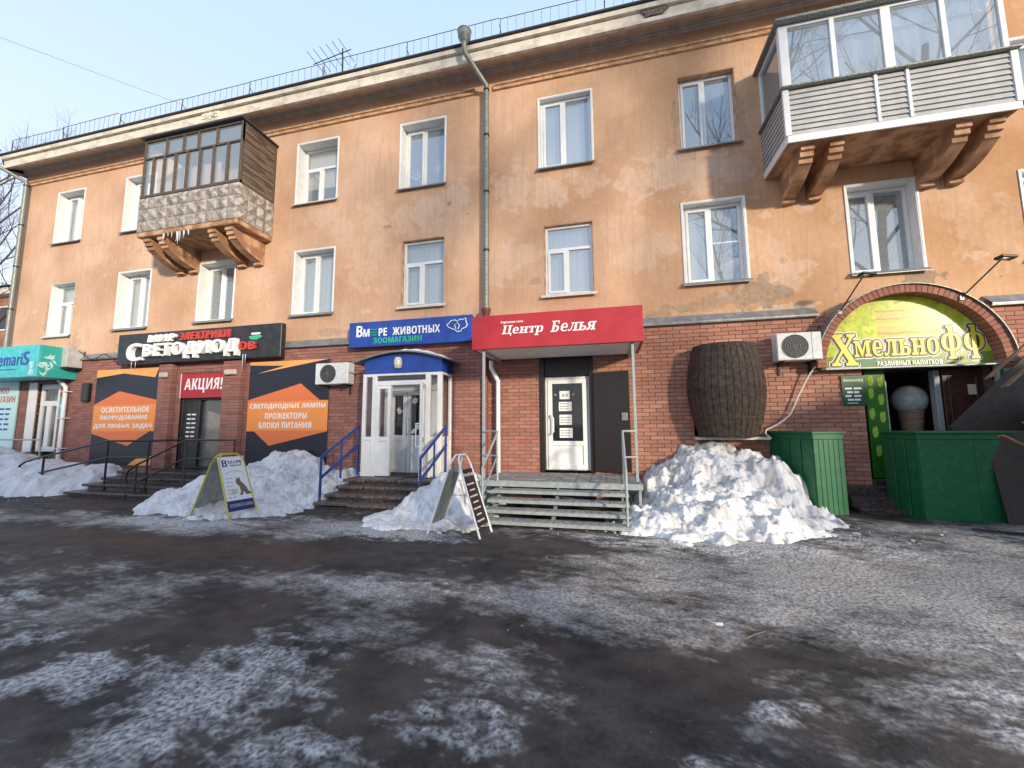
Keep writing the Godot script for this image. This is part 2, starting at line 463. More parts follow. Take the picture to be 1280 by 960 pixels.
func plaster_material() -> StandardMaterial3D:
	# orange limewash over plaster: cloudy colour, paler repairs and bare grey plaster where the photograph shows them
	var W := 2048
	var sc := W / (WX1 - WX0)
	var H := int((WY1 - WY0) * sc)
	var pale := PackedFloat32Array(); pale.resize(W * H)
	var bare := PackedFloat32Array(); bare.resize(W * H)
	var dark_spot := PackedFloat32Array(); dark_spot.resize(W * H)
	var wob := FastNoiseLite.new(); wob.seed = 3; wob.frequency = 0.03; wob.fractal_octaves = 5; wob.fractal_gain = 0.62
	# x, y, half width, half height, strength, kind (0 pale repair, 1 bare plaster, 2 darker brown patch)
	var spots := [
		[-2.0, 7.25, .55, .5, .7, 0], [-1.2, 7.05, .6, .38, .8, 0], [-.35, 7.2, .45, .4, .55, 0], [1.7, 7.1, 1.1, .5, .95, 0], [.75, 7.0, .4, .45, .7, 0], [2.7, 7.0, .4, .35, .7, 0],
		[-4.3, 7.0, .5, .45, .85, 0], [-3.5, 7.3, .35, .35, .9, 0], [-4.9, 6.85, .4, .4, .6, 0], [-7.4, 7.25, .6, .25, .5, 0], [-6.8, 6.9, .3, .3, .6, 0], [-5.8, 7.1, .4, .5, .5, 0],
		[-2.0, 5.6, .55, .3, .7, 0], [-2.4, 5.15, .3, .35, .8, 0], [.4, 6.0, .5, .35, .45, 0], [.75, 5.3, .6, .35, .55, 0], [1.2, 5.6, .4, .2, .45, 0], [1.35, 5.45, .18, .15, .8, 0],
		[-13.0, 6.9, 1.3, .45, .5, 0], [-15.8, 7.1, .7, .3, .5, 0], [-9.3, 6.0, .35, .7, .5, 0], [-6.1, 5.6, .4, .5, .45, 0], [-5.6, 6.2, .25, .3, .5, 0], [-16.0, 5.6, .5, .6, .3, 0],
		[3.25, 5.9, .12, .12, .9, 0], [3.95, 5.95, .16, .1, .9, 0], [3.4, 5.0, .3, .4, .6, 0], [3.75, 4.75, .3, .14, .9, 0], [3.5, 4.45, .4, .2, .7, 0], [4.5, 5.95, .15, .3, .6, 0], [3.1, 5.35, .25, .3, .5, 0], [6.5, 5.6, .3, .5, .5, 0], [6.7, 4.7, .2, .12, .8, 0], [6.9, 5.1, .5, .7, .35, 0], [4.1, 6.3, .25, .12, .7, 0], [6.1, 6.0, .4, .3, .5, 0],
		[3.4, 3.93, .7, .09, .9, 0], [-9.2, 6.4, .12, .5, .8, 0], [-9.6, 6.4, .2, .2, .6, 0],
		[2.95, 4.25, .45, .3, 1.0, 1], [2.45, 4.2, .5, .16, .75, 1], [3.35, 4.2, .25, .2, .9, 1], [3.15, 4.55, .12, .2, .8, 1], [1.9, 4.05, .6, .1, .6, 1], [5.75, 4.3, .3, .17, 1.0, 1], [1.1, 3.95, .3, .1, .6, 1], [-6.9, 4.05, .5, .1, .5, 1], [-16.2, 4.3, .3, .25, .45, 1], [-17.55, 5.2, .12, .5, .55, 1], [2.93, 8.2, .1, .6, .5, 1], [1.62, 8.2, .06, .5, .5, 1],
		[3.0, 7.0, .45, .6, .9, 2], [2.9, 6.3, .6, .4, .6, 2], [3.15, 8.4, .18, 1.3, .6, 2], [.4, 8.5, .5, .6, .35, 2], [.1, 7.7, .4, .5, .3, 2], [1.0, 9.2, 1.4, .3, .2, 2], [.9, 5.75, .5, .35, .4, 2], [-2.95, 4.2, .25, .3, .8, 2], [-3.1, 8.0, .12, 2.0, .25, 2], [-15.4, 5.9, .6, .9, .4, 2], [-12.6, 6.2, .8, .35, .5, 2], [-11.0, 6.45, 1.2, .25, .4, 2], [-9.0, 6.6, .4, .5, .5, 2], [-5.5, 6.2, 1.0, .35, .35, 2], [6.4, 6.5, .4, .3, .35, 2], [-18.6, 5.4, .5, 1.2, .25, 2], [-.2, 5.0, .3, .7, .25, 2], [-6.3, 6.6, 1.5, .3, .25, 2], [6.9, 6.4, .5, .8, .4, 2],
	]
	var gs := RandomNumberGenerator.new(); gs.seed = 66
	for i in 70: spots.append([gs.randf_range(WX0, WX1), gs.randf_range(3.9, 9.7), gs.randf_range(0.03, 0.16), gs.randf_range(0.03, 0.1), gs.randf_range(0.4, 0.9), 0 if i % 5 else 1])
	for s in spots:
		var px0 := maxi(0, int((s[0] - s[2] * 1.8 - WX0) * sc)); var px1 := mini(W, int((s[0] + s[2] * 1.8 - WX0) * sc))
		var py0 := maxi(0, int((WY1 - s[1] - s[3] * 1.8) * sc)); var py1 := mini(H, int((WY1 - s[1] + s[3] * 1.8) * sc))
		var soft: float = 0.7 if s[5] == 2 else (0.06 if s[5] == 1 else 0.1)
		for py in range(py0, py1):
			for px in range(px0, px1):
				var dx: float = (WX0 + px / sc - s[0]) / s[2]
				var dy: float = (WY1 - py / sc - s[1]) / s[3]
				var t: float = (1.0 - sqrt(dx * dx + dy * dy) + wob.get_noise_2d(px, py) * 1.15) / soft
				if t <= 0.0: continue
				t = minf(t, 1.0) * s[4]
				var i := py * W + px
				if s[5] == 0: pale[i] = maxf(pale[i], t)
				elif s[5] == 1: bare[i] = maxf(bare[i], t)
				else: dark_spot[i] = maxf(dark_spot[i], t)
	var cloud := FastNoiseLite.new(); cloud.seed = 5; cloud.frequency = 0.0065; cloud.fractal_octaves = 4
	var fine := FastNoiseLite.new(); fine.seed = 6; fine.frequency = 0.09; fine.fractal_octaves = 4; fine.fractal_gain = 0.65
	var streak := FastNoiseLite.new(); streak.seed = 17; streak.frequency = 0.06; streak.fractal_octaves = 3
	var crack := FastNoiseLite.new(); crack.seed = 7; crack.noise_type = FastNoiseLite.TYPE_CELLULAR; crack.cellular_return_type = FastNoiseLite.RETURN_DISTANCE2_SUB; crack.frequency = 0.03; crack.domain_warp_enabled = true; crack.domain_warp_amplitude = 18.0; crack.domain_warp_frequency = 0.03
	var d := PackedByteArray(); d.resize(W * H * 3)
	var hh := PackedByteArray(); hh.resize(W * H)
	for py in H:
		var yy := WY1 - py / sc
		for px in W:
			var i := py * W + px
			var a := cloud.get_noise_2d(px, py)
			var f := fine.get_noise_2d(px, py)
			var xx := WX0 + px / sc
			var east := clampf((xx + 4.0) / 10.0, 0.0, 1.0)
			# paler pinkish on the western half, stronger orange on the eastern
			var r := lerpf(0.57, 0.55, east) + a * 0.13 + f * 0.045
			var g := lerpf(0.355, 0.315, east) + a * 0.105 + f * 0.034
			var b := lerpf(0.225, 0.165, east) + a * 0.085 + f * 0.026
			var p := pale[i] * (0.75 + f * 0.5)
			r = lerpf(r, 0.66, p * 0.85); g = lerpf(g, 0.475, p * 0.85); b = lerpf(b, 0.35, p * 0.85)
			var run := streak.get_noise_2d(px * 2.2, py * 0.13)
			if run > 0.18:
				var sk := minf((run - 0.18) * 1.6, 0.3) * (0.6 + f)
				r = lerpf(r, 0.33, sk); g = lerpf(g, 0.22, sk); b = lerpf(b, 0.15, sk)
			var s := dark_spot[i] * (0.6 + f * 0.4)
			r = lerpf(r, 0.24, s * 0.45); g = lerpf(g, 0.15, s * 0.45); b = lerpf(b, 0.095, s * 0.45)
			var q := bare[i]
			r = lerpf(r, 0.31 + f * 0.1, q * 0.85); g = lerpf(g, 0.22 + f * 0.08, q * 0.85); b = lerpf(b, 0.15 + f * 0.06, q * 0.85)
			var h := 0.6 + f * 0.12 + p * 0.05 - q * 0.22
			if q > 0.15 or (yy < 4.3 and a > -0.05):
				var k := crack.get_noise_2d(px, py)       # distance between the two nearest cells: thin along the cracks
				if k < -0.95:
					r *= 0.42; g *= 0.38; b *= 0.36; h -= 0.3
			var o := i * 3
			d[o] = clampi(int(pow(maxf(r, 0.0), 0.4545) * 255.0), 0, 255); d[o + 1] = clampi(int(pow(maxf(g, 0.0), 0.4545) * 255.0), 0, 255); d[o + 2] = clampi(int(pow(maxf(b, 0.0), 0.4545) * 255.0), 0, 255)
			hh[i] = clampi(int(h * 255.0), 0, 255)
	var m := StandardMaterial3D.new()
	m.albedo_texture = ImageTexture.create_from_image(Image.create_from_data(W, H, false, Image.FORMAT_RGB8, d))
	m.heightmap_enabled = true
	m.heightmap_texture = ImageTexture.create_from_image(Image.create_from_data(W, H, false, Image.FORMAT_L8, hh))
	m.heightmap_scale = 1.6
	m.roughness = 0.92
	return m

func frame_ring(mb: MB, x0: float, x1: float, y0: float, y1: float, w: float, z0: float, z1: float, b := 0.006) -> void:
	mb.box(Vector3(x0, y0, z0), Vector3(x0 + w, y1, z1), b)
	mb.box(Vector3(x1 - w, y0, z0), Vector3(x1, y1, z1), b)
	mb.box(Vector3(x0 + w, y0, z0), Vector3(x1 - w, y0 + w, z1), b)
	mb.box(Vector3(x0 + w, y1 - w, z0), Vector3(x1 - w, y1, z1), b)

func pane_mb(x0: float, x1: float, y0: float, y1: float, z: float) -> MB:
	var mb := MB.new()
	mb.quad(Vector3(x0, y0, z), Vector3(x1, y0, z), Vector3(x1, y1, z), Vector3(x0, y1, z))
	return mb

func curtain_mb(x0: float, x1: float, y0: float, y1: float, z: float, folds: float, amp: float) -> MB:
	var mb := MB.new()
	var n := int((x1 - x0) * folds * 6) + 2
	for i in n:
		var xa := lerpf(x0, x1, float(i) / n); var xb := lerpf(x0, x1, float(i + 1) / n)
		var za := z + sin(xa * folds * TAU + sin(xa * 7.0)) * amp; var zb := z + sin(xb * folds * TAU + sin(xb * 7.0)) * amp
		mb.quad(Vector3(xa, y0, za), Vector3(xb, y0, zb), Vector3(xb, y1, zb), Vector3(xa, y1, za))
	return mb

func make_window(house: Node3D, w: Array) -> void:
	var x0: float = w[0]; var x1: float = w[1]; var y0: float = w[2]; var y1: float = w[3]; var dep: float = w[6]
	var z := -dep
	# the frame is the window itself; the rest hangs on it
	var fr := MB.new()
	var fx0 := x0 + 0.02; var fx1 := x1 - 0.02; var fy0 := y0 + 0.02; var fy1 := y1 - 0.02
	frame_ring(fr, fx0, fx1, fy0, fy1, 0.06, z - 0.07, z)
	var mx := lerpf(fx0, fx1, 0.47)
	var top := fy1 - 0.06
	if w[4] == "tee":
		top = lerpf(fy0, fy1, 0.64)
		fr.box(Vector3(fx0 + 0.06, top, z - 0.068), Vector3(fx1 - 0.06, top + 0.07, z - 0.002), 0.006)
	fr.box(Vector3(mx - 0.035, fy0 + 0.06, z - 0.069), Vector3(mx + 0.035, top, z - 0.001), 0.006)
	var win := part("window", fr, M.white, house)
	var sash := MB.new()
	frame_ring(sash, fx0 + 0.06, mx - 0.035, fy0 + 0.06, top, 0.055, z - 0.06, z + 0.018)
	part("sash", sash, M.white, win)
	var gm: Material = M[w[8]]
	part("pane", pane_mb(fx0 + 0.11, mx - 0.085, fy0 + 0.11, top - 0.05, z - 0.02), gm, win)
	part("pane", pane_mb(mx + 0.03, fx1 - 0.055, fy0 + 0.055, top + 0.004, z - 0.04), gm, win)
	if w[4] == "tee": part("pane", pane_mb(fx0 + 0.055, fx1 - 0.055, top + 0.065, fy1 - 0.055, z - 0.04), gm, win)
	# reveals
	var rv := MB.new()
	var t := 0.018
	var lip := 0.014 if w[5] else -0.002
	rv.box(Vector3(x0, y0, z - 0.05), Vector3(x0 + t, y1, lip), 0.003)
	rv.box(Vector3(x1 - t, y0, z - 0.05), Vector3(x1, y1, lip), 0.003)
	rv.box(Vector3(x0 + t, y1 - t, z - 0.05), Vector3(x1 - t, y1, lip), 0.003)
	rv.box(Vector3(x0 + t, y0, z - 0.05), Vector3(x1 - t, y0 + t, lip - 0.003), 0.003)
	part("reveal", rv, M.reveal if w[5] or dep > 0.2 else M.ochre, win)
	if w[5]:
		var tr := MB.new()
		frame_ring(tr, x0 - 0.035, x1 + 0.035, y0 - 0.01, y1 + 0.035, 0.036, 0.003, 0.02, 0.004)
		part("trim", tr, M.white, win)
	var sl := MB.new()
	var sy := y0 - 0.005
	sl.quad(Vector3(x0 - 0.07, sy - 0.035, 0.1), Vector3(x1 + 0.07, sy - 0.035, 0.1), Vector3(x1 + 0.07, sy + 0.035, 0.021), Vector3(x0 - 0.07, sy + 0.035, 0.021))
	sl.box(Vector3(x0 - 0.07, sy - 0.05, 0.085), Vector3(x1 + 0.07, sy - 0.036, 0.1))
	part("sill", sl, M.zinc if not w[4] == "tee" else M.old_white, win)
	var k: String = w[7]
	if k == "tulle": part("curtain", curtain_mb(x0 + 0.03, x1 - 0.03, y0, y1, z - 0.16, 7.0, 0.005), M.curtain, win)
	elif k == "half": part("curtain", curtain_mb(x0 + 0.03, mx, y0, y1, z - 0.16, 7.0, 0.005), M.curtain, win)
	elif k == "blind":
		part("blind", bx(Vector3(fx0 + 0.05, lerpf(y0, y1, 0.36), z - 0.13), Vector3(fx1 - 0.05, fy1, z - 0.12)), M.blind, win)
	elif k == "ornament":
		# paper snow branches stuck to the inside of the glass
		for q in [[-4.75, 8.1, 1.0], [-4.15, 8.2, 1.1]]:
			var mb := MB.new()
			var g := RandomNumberGenerator.new(); g.seed = int(q[0] * -100)
			for i in 16:
				var a := PI * 0.5 + g.randf_range(-1.1, 1.1)
				var l: float = g.randf_range(0.12, 0.36) * q[2]
				var p := Vector3(q[0], q[1], z - 0.1)
				var e := p + Vector3(cos(a) * l, sin(a) * l, 0)
				mb.tube([p, (p + e) * 0.5 + Vector3(0.02, 0, 0), e], 0.009, 0.006, 4)
			part("paper_ornament", mb, M.letter_white, win)
		part("curtain", curtain_mb(x0 + 0.03, x1 - 0.03, y0, y0 + 0.16, z - 0.16, 7.0, 0.005), M.curtain, win)

func sweep_x(mb: MB, prof: Array, x0: float, x1: float) -> void:     # prof of (z, y), outer side to the right of its run
	for i in prof.size() - 1:
		var p: Vector2 = prof[i]; var q: Vector2 = prof[i + 1]
		mb.quad(Vector3(x0, p.y, p.x), Vector3(x1, p.y, p.x), Vector3(x1, q.y, q.x), Vector3(x0, q.y, q.x))

func brick_colour(g: RandomNumberGenerator, x: float) -> Color:
	var e := clampf((x + 4.0) / 5.0, 0.0, 1.0)  # bricks darken westwards: the shade there is put into their colour
	var t := g.randf_range(0.82, 1.14)
	var w := g.randf_range(-0.015, 0.02)
	return Color(lerpf(0.29, 0.4, e) * t, (lerpf(0.126, 0.185, e) + w) * t, (lerpf(0.1, 0.125, e) + w * 0.6) * t)

func make_bricks(house: Node3D) -> void:
	# mortar bed with openings, bricks proud of it
	var bed := MB.new()
	cut_wall(bed, WX0, WX1, -0.1, 3.72, DOORS, 0.088, Rect2(0, 0, 1, 1))
	for h in DOORS:      # the thickness of the wall round each opening
		var a: float = h[0]; var b: float = h[1]; var lo: float = maxf(h[2], -0.1); var hi: float = h[3]
		bed.quad(Vector3(a, lo, 0.088), Vector3(a, lo, -0.3), Vector3(a, hi, -0.3), Vector3(a, hi, 0.088))
		bed.quad(Vector3(b, lo, -0.3), Vector3(b, lo, 0.088), Vector3(b, hi, 0.088), Vector3(b, hi, -0.3))
		bed.quad(Vector3(a, hi, 0.088), Vector3(a, hi, -0.3), Vector3(b, hi, -0.3), Vector3(b, hi, 0.088))
	var wall := part("brick_facing", bed, grainy(Color(0.11, 0.062, 0.048), Color(0.2, 0.13, 0.1), 60, 0.8, 0.95, 0.2), house)
	var g := RandomNumberGenerator.new(); g.seed = 91
	var near := []
	var rest := MB.new()
	var pitch := 0.2615
	var course := 0.0805
	var row := 0
	var y := 0.02
	while y < 3.66:
		var x := WX0 + 0.01 + (pitch * 0.5 if row % 2 else 0.0)
		while x < WX1 - 0.05:
			var runs := [[x, minf(x + pitch - 0.011, WX1 - 0.01)]]
			for h in DOORS:
				if y + 0.07 > h[2] + 0.005 and y < h[3] - 0.005:
					var nr := []
					for r in runs:
						if r[1] <= h[0] or r[0] >= h[1]: nr.append(r)
						else:
							if r[0] < h[0]: nr.append([r[0], h[0]])
							if r[1] > h[1]: nr.append([h[1], r[1]])
					runs = nr
			if Vector2(x + 0.13 - 5.26, maxf(y + 0.04 - 2.63, 0.0)).length() < 1.44 and y > 2.6: runs = []
			var cc := brick_colour(g, x)
			var zz := 0.1 + g.randf_range(-0.003, 0.003)
			for r in runs:
				if r[1] - r[0] < 0.035: continue
				var full: bool = r[1] - r[0] > 0.24
				var seen := (x > 0.72 and x < 1.5 and y > 1.1) or (x > 1.3 and x < 2.9 and y > 3.1) or (x > 2.85 and x < 3.2 and y > 1.2) or (x > 3.2 and x < 4.36 and y > 1.5) or (x > 6.65 and y > 2.7)
				if full and seen and near.size() < 300: near.append([r[0], y, zz, cc])
				else:
					rest.col = cc
					rest.box(Vector3(r[0], y, 0.05), Vector3(r[1], y + course - 0.011, zz))
			x += pitch
		y += course
		row += 1
	var more := part("bricks", rest, M.brick, wall)
	more.set_meta("kind", "stuff")
	# the nearest ones singly: one shape, seven tones
	var unit := MB.new()
	unit.cbox(Vector3(0.125, 0.0347, -0.02), Vector3(0.2505, 0.0695, 0.04), 0.0025)
	var shape := unit.mesh()
	var tones := []
	for i in 7:
		var m := StandardMaterial3D.new()
		var cc := brick_colour(g, 3.0)
		m.albedo_color = cc.linear_to_srgb()
		m.roughness = 0.9
		tones.append(m)
	for q in near:
		var o := MeshInstance3D.new()
		o.name = numbered(wall, "brick")
		o.mesh = shape
		o.material_override = tones[g.randi() % 7]
		wall.add_child(o)
		o.position = Vector3(q[0], q[1], q[2]) - org(wall)
	# pilasters of the lamp shop
	for px in [[-12.25, -11.78], [-10.0, -9.42]]:
		var pb := MB.new()
		pb.col = Color(0.14, 0.09, 0.07)
		pb.box(Vector3(px[0] + 0.008, 0, 0.09), Vector3(px[1] - 0.008, 3.4, 0.242))
		var yy := 0.01
		var k := 0
		while yy < 3.32:
			pb.col = brick_colour(g, -11)
			var mid: float = px[0] + (0.26 if k % 2 else 0.2)
			pb.box(Vector3(px[0], yy, 0.12), Vector3(mid - 0.005, yy + 0.069, 0.25))
			pb.col = brick_colour(g, -11)
			pb.box(Vector3(mid + 0.005, yy, 0.12), Vector3(px[1], yy + 0.069, 0.251))
			yy += course; k += 1
		var pil := part("pilaster", pb, M.brick, house)
		pil.set_meta("kind", "stuff")
		part("capital", bx(Vector3(px[0] + 0.1, 3.0, 0.252), Vector3(px[1] - 0.1, 3.14, 0.33), 0.02), M.soffit, pil)
	# brick arch over the beer shop: two rings of headers, standing out from the wall
	var ring := MB.new()
	var na := 52
	for i in na:
		var a0 := PI * (float(i) + 0.06) / na
		var a1 := PI * (float(i) + 0.94) / na
		ring.col = brick_colour(g, 3) * Color(0.8, 0.72, 0.72)
		var pl := PackedVector2Array()
		for q in [[1.32, a0], [1.32, a1], [1.46, a1], [1.46, a0]]: pl.append(Vector2(5.26 + cos(q[1]) * q[0], 2.63 + sin(q[1]) * q[0] * 1.0))
		ring.prism(pl, 0.06, 0.38 + g.randf_range(-0.004, 0.004))
	var core := MB.new()
	core.col = Color(0.06, 0.04, 0.035)
	for i in 40:
		var a0 := PI * i / 40.0; var a1 := PI * (i + 1) / 40.0
		var pl := PackedVector2Array()
		for q in [[1.328, a0], [1.328, a1], [1.452, a1], [1.452, a0]]: pl.append(Vector2(5.26 + cos(q[1]) * q[0], 2.63 + sin(q[1]) * q[0]))
		core.prism(pl, 0.05, 0.37)
	var arch := part("arch", core, M.brick, house, "brick arch standing out over the beer shop sign")
	var rb := part("arch_bricks", ring, M.brick, arch)
	rb.set_meta("kind", "stuff")
	part("arch_flashing", arch_strip(1.465, 1.48, 0.05, 0.42), M.pipe, arch)

func arch_strip(r0: float, r1: float, z0: float, z1: float) -> MB:
	var mb := MB.new()
	for i in 40:
		var a0 := PI * (0.04 + 0.92 * i / 40.0); var a1 := PI * (0.04 + 0.92 * (i + 1) / 40.0)
		var pl := PackedVector2Array()
		for q in [[r0, a0], [r0, a1], [r1, a1], [r1, a0]]: pl.append(Vector2(5.26 + cos(q[1]) * q[0], 2.63 + sin(q[1]) * q[0]))
		mb.prism(pl, z0, z1)
	return mb

func bracket_mb(x0: float, x1: float, yb: float, yt: float, reach: float) -> MB:
	# a plastered balcony console: stepped nose, hollow curve down to the wall
	var p := PackedVector2Array([Vector2(-0.02, yt), Vector2(reach, yt), Vector2(reach, yt - 0.1), Vector2(reach - 0.05, yt - 0.11), Vector2(reach - 0.05, yt - 0.2), Vector2(reach - 0.11, yt - 0.21), Vector2(reach - 0.12, yt - 0.29)])
	var a := Vector2(reach - 0.16, yt - 0.3)
	var b := Vector2(0.12, yb + 0.08)
	for i in 7:
		var t := i / 6.0
		var q := a.lerp(b, t)
		q.y -= sin(t * PI) * 0.06
		p.append(q)
	p.append(Vector2(0.13, yb)); p.append(Vector2(-0.02, yb))
	var mb := MB.new()
	# the outline lies in (z, y): turn it so that its depth runs along x
	mb.prism(p, x0, x1, Transform3D(Basis(Vector3(0, 0, 1), Vector3(0, 1, 0), Vector3(-1, 0, 0)), Vector3(x0 + x1, 0, 0)))
	return mb

func left_balcony(house: Node3D) -> void:
	var x0 := -12.25; var x1 := -8.92; var zf := 1.1
	var b := part("balcony", bx(Vector3(x0, 6.72, 0.002), Vector3(x1, 6.86, zf), 0.02), M.bracket, house, "brown glazed wooden balcony over a tiled grey parapet")
	for q in [-12.0, -11.5, -9.8, -9.25]: part("bracket", bracket_mb(q - 0.12, q + 0.12, 6.05, 6.72, 1.02), M.bracket, b)
	# embossed tiles: pyramids standing out of a grid
	var g := RandomNumberGenerator.new(); g.seed = 14
	part("parapet", bx(Vector3(x0 + 0.02, 6.86, 0.002), Vector3(x1 - 0.02, 7.82, zf - 0.02)), M.tile_old, b)
	var cols := 10
	var tw := (x1 - x0) / cols
	var th := 0.32
	for r in 3:
		for c in cols:
			var a := Vector3(x0 + c * tw + 0.006, 6.85 + r * th + 0.006, zf - 0.012)
			part("tile", pyramid(a, Vector3(tw - 0.012, 0, 0), Vector3(0, th - 0.012, 0), 0.085 if (c + r) % 2 else 0.065, g), M.tile_old, b)
		for c in 4:
			var sw := zf / 4
			part("tile", pyramid(Vector3(x1 - 0.012, 6.85 + r * th + 0.006, zf - c * sw - 0.006), Vector3(0, 0, -(sw - 0.012)), Vector3(0, th - 0.012, 0), 0.06, g), M.tile_old, b)
	# glazing
	var y0 := 7.82; var y1 := 9.52; var yt := 8.98
	var fr := MB.new()
	fr.box(Vector3(x0, y0, zf - 0.09), Vector3(x1, y0 + 0.08, zf + 0.015), 0.008)
	fr.box(Vector3(x0, y1 - 0.07, zf - 0.08), Vector3(x1, y1, zf), 0.008)
	fr.box(Vector3(x0, yt - 0.025, zf - 0.07), Vector3(x1, yt + 0.025, zf - 0.005), 0.006)
	var tops := [0.0, 0.23, 0.41, 0.565, 0.754, 1.0]
	var lows := [0.0, 0.098, 0.213, 0.336, 0.459, 0.59, 0.73, 0.87, 1.0]
	for t in tops: fr.box(Vector3(lerpf(x0 + 0.03, x1 - 0.03, t) - 0.03, yt + 0.02, zf - 0.075), Vector3(lerpf(x0 + 0.03, x1 - 0.03, t) + 0.03, y1 - 0.06, zf - 0.002), 0.006)
	for t in lows: fr.box(Vector3(lerpf(x0 + 0.03, x1 - 0.03, t) - 0.032, y0 + 0.07, zf - 0.075), Vector3(lerpf(x0 + 0.03, x1 - 0.03, t) + 0.032, yt - 0.02, zf - 0.002), 0.006)
	frame_ring_x(fr, x0 + 0.04, 0.01, zf - 0.08, y0, y1, 0.06)
	part("glazing_frame", fr, M.wood_frame, b)
	for i in 5: part("pane", pane_mb(lerpf(x0, x1, tops[i]) + 0.02, lerpf(x0, x1, tops[i + 1]) - 0.02, yt + 0.02, y1 - 0.06, zf - 0.04), M.glass, b)
	for i in 8: part("pane", pane_mb(lerpf(x0, x1, lows[i]) + 0.02, lerpf(x0, x1, lows[i + 1]) - 0.02, y0 + 0.07, yt - 0.02, zf - 0.04 - 0.004 * (i % 3)), M.glass, b)
	part("curtain", curtain_mb(lerpf(x0, x1, 0.345), lerpf(x0, x1, 0.72), y0 + 0.05, y0 + 0.86, zf - 0.25, 5.0, 0.02), M.pink, b)
	# boarded side
	var n := 15
	var bh := (y1 - y0 - 0.1) / n
	for i in n:
		var zz := g.randf_range(0, 0.008)
		part("board", bx(Vector3(x1 - 0.035, y0 + 0.05 + i * bh, 0.06), Vector3(x1 - 0.012 + zz, y0 + 0.05 + (i + 1) * bh - 0.008, zf - 0.09), 0.003), M.wood_old, b)
	var sf := MB.new()
	frame_ring_x(sf, x1 + 0.0, 0.003, zf - 0.004, y0, y1, 0.07)
	part("side_frame", sf, M.wood_frame, b)
	var rf := MB.new()
	rf.box(Vector3(x0 - 0.06, y1 + 0.002, 0.003), Vector3(x1 + 0.06, y1 + 0.05, zf + 0.1), 0.01)
	part("balcony_roof", rf, M.roof, b)
	for i in 14:
		var ix := g.randf_range(-11.6, -10.2) if i < 9 else g.randf_range(-11.0, -10.6)
		var l := g.randf_range(0.08, 0.22) if i < 9 else g.randf_range(0.2, 0.38)
		part("icicle", tb([Vector3(ix, 6.74, zf - 0.02), Vector3(ix + 0.01, 6.74 - l * 0.5, zf - 0.02), Vector3(ix, 6.74 - l, zf - 0.02)], 0.016, 6, 0.002), M.ice, b)

func frame_ring_x(mb: MB, x: float, z0: float, z1: float, y0: float, y1: float, w: float) -> void:    # a frame in the plane x
	mb.box(Vector3(x - 0.06, y0, z0), Vector3(x, y1, z0 + w), 0.005)
	mb.box(Vector3(x - 0.06, y0, z1 - w), Vector3(x, y1, z1), 0.005)
	mb.box(Vector3(x - 0.06, y0, z0 + w), Vector3(x, y0 + w, z1 - w), 0.005)
	mb.box(Vector3(x - 0.06, y1 - w, z0 + w), Vector3(x, y1, z1 - w), 0.005)

func pyramid(o: Vector3, a: Vector3, b: Vector3, h: float, g: RandomNumberGenerator) -> MB:
	var nn := a.cross(b).normalized()
	var mb := MB.new()
	var base := o + nn * 0.02
	var apex := o + a * g.randf_range(0.42, 0.58) + b * g.randf_range(0.42, 0.58) + nn * (h * g.randf_range(0.7, 1.1) + 0.02)
	var q := [base, base + a, base + a + b, base + b]
	for i in 4:
		mb.tri(q[i], q[(i + 1) % 4], apex)
		mb.quad(q[i] - nn * 0.03, q[(i + 1) % 4] - nn * 0.03, q[(i + 1) % 4], q[i])
	return mb

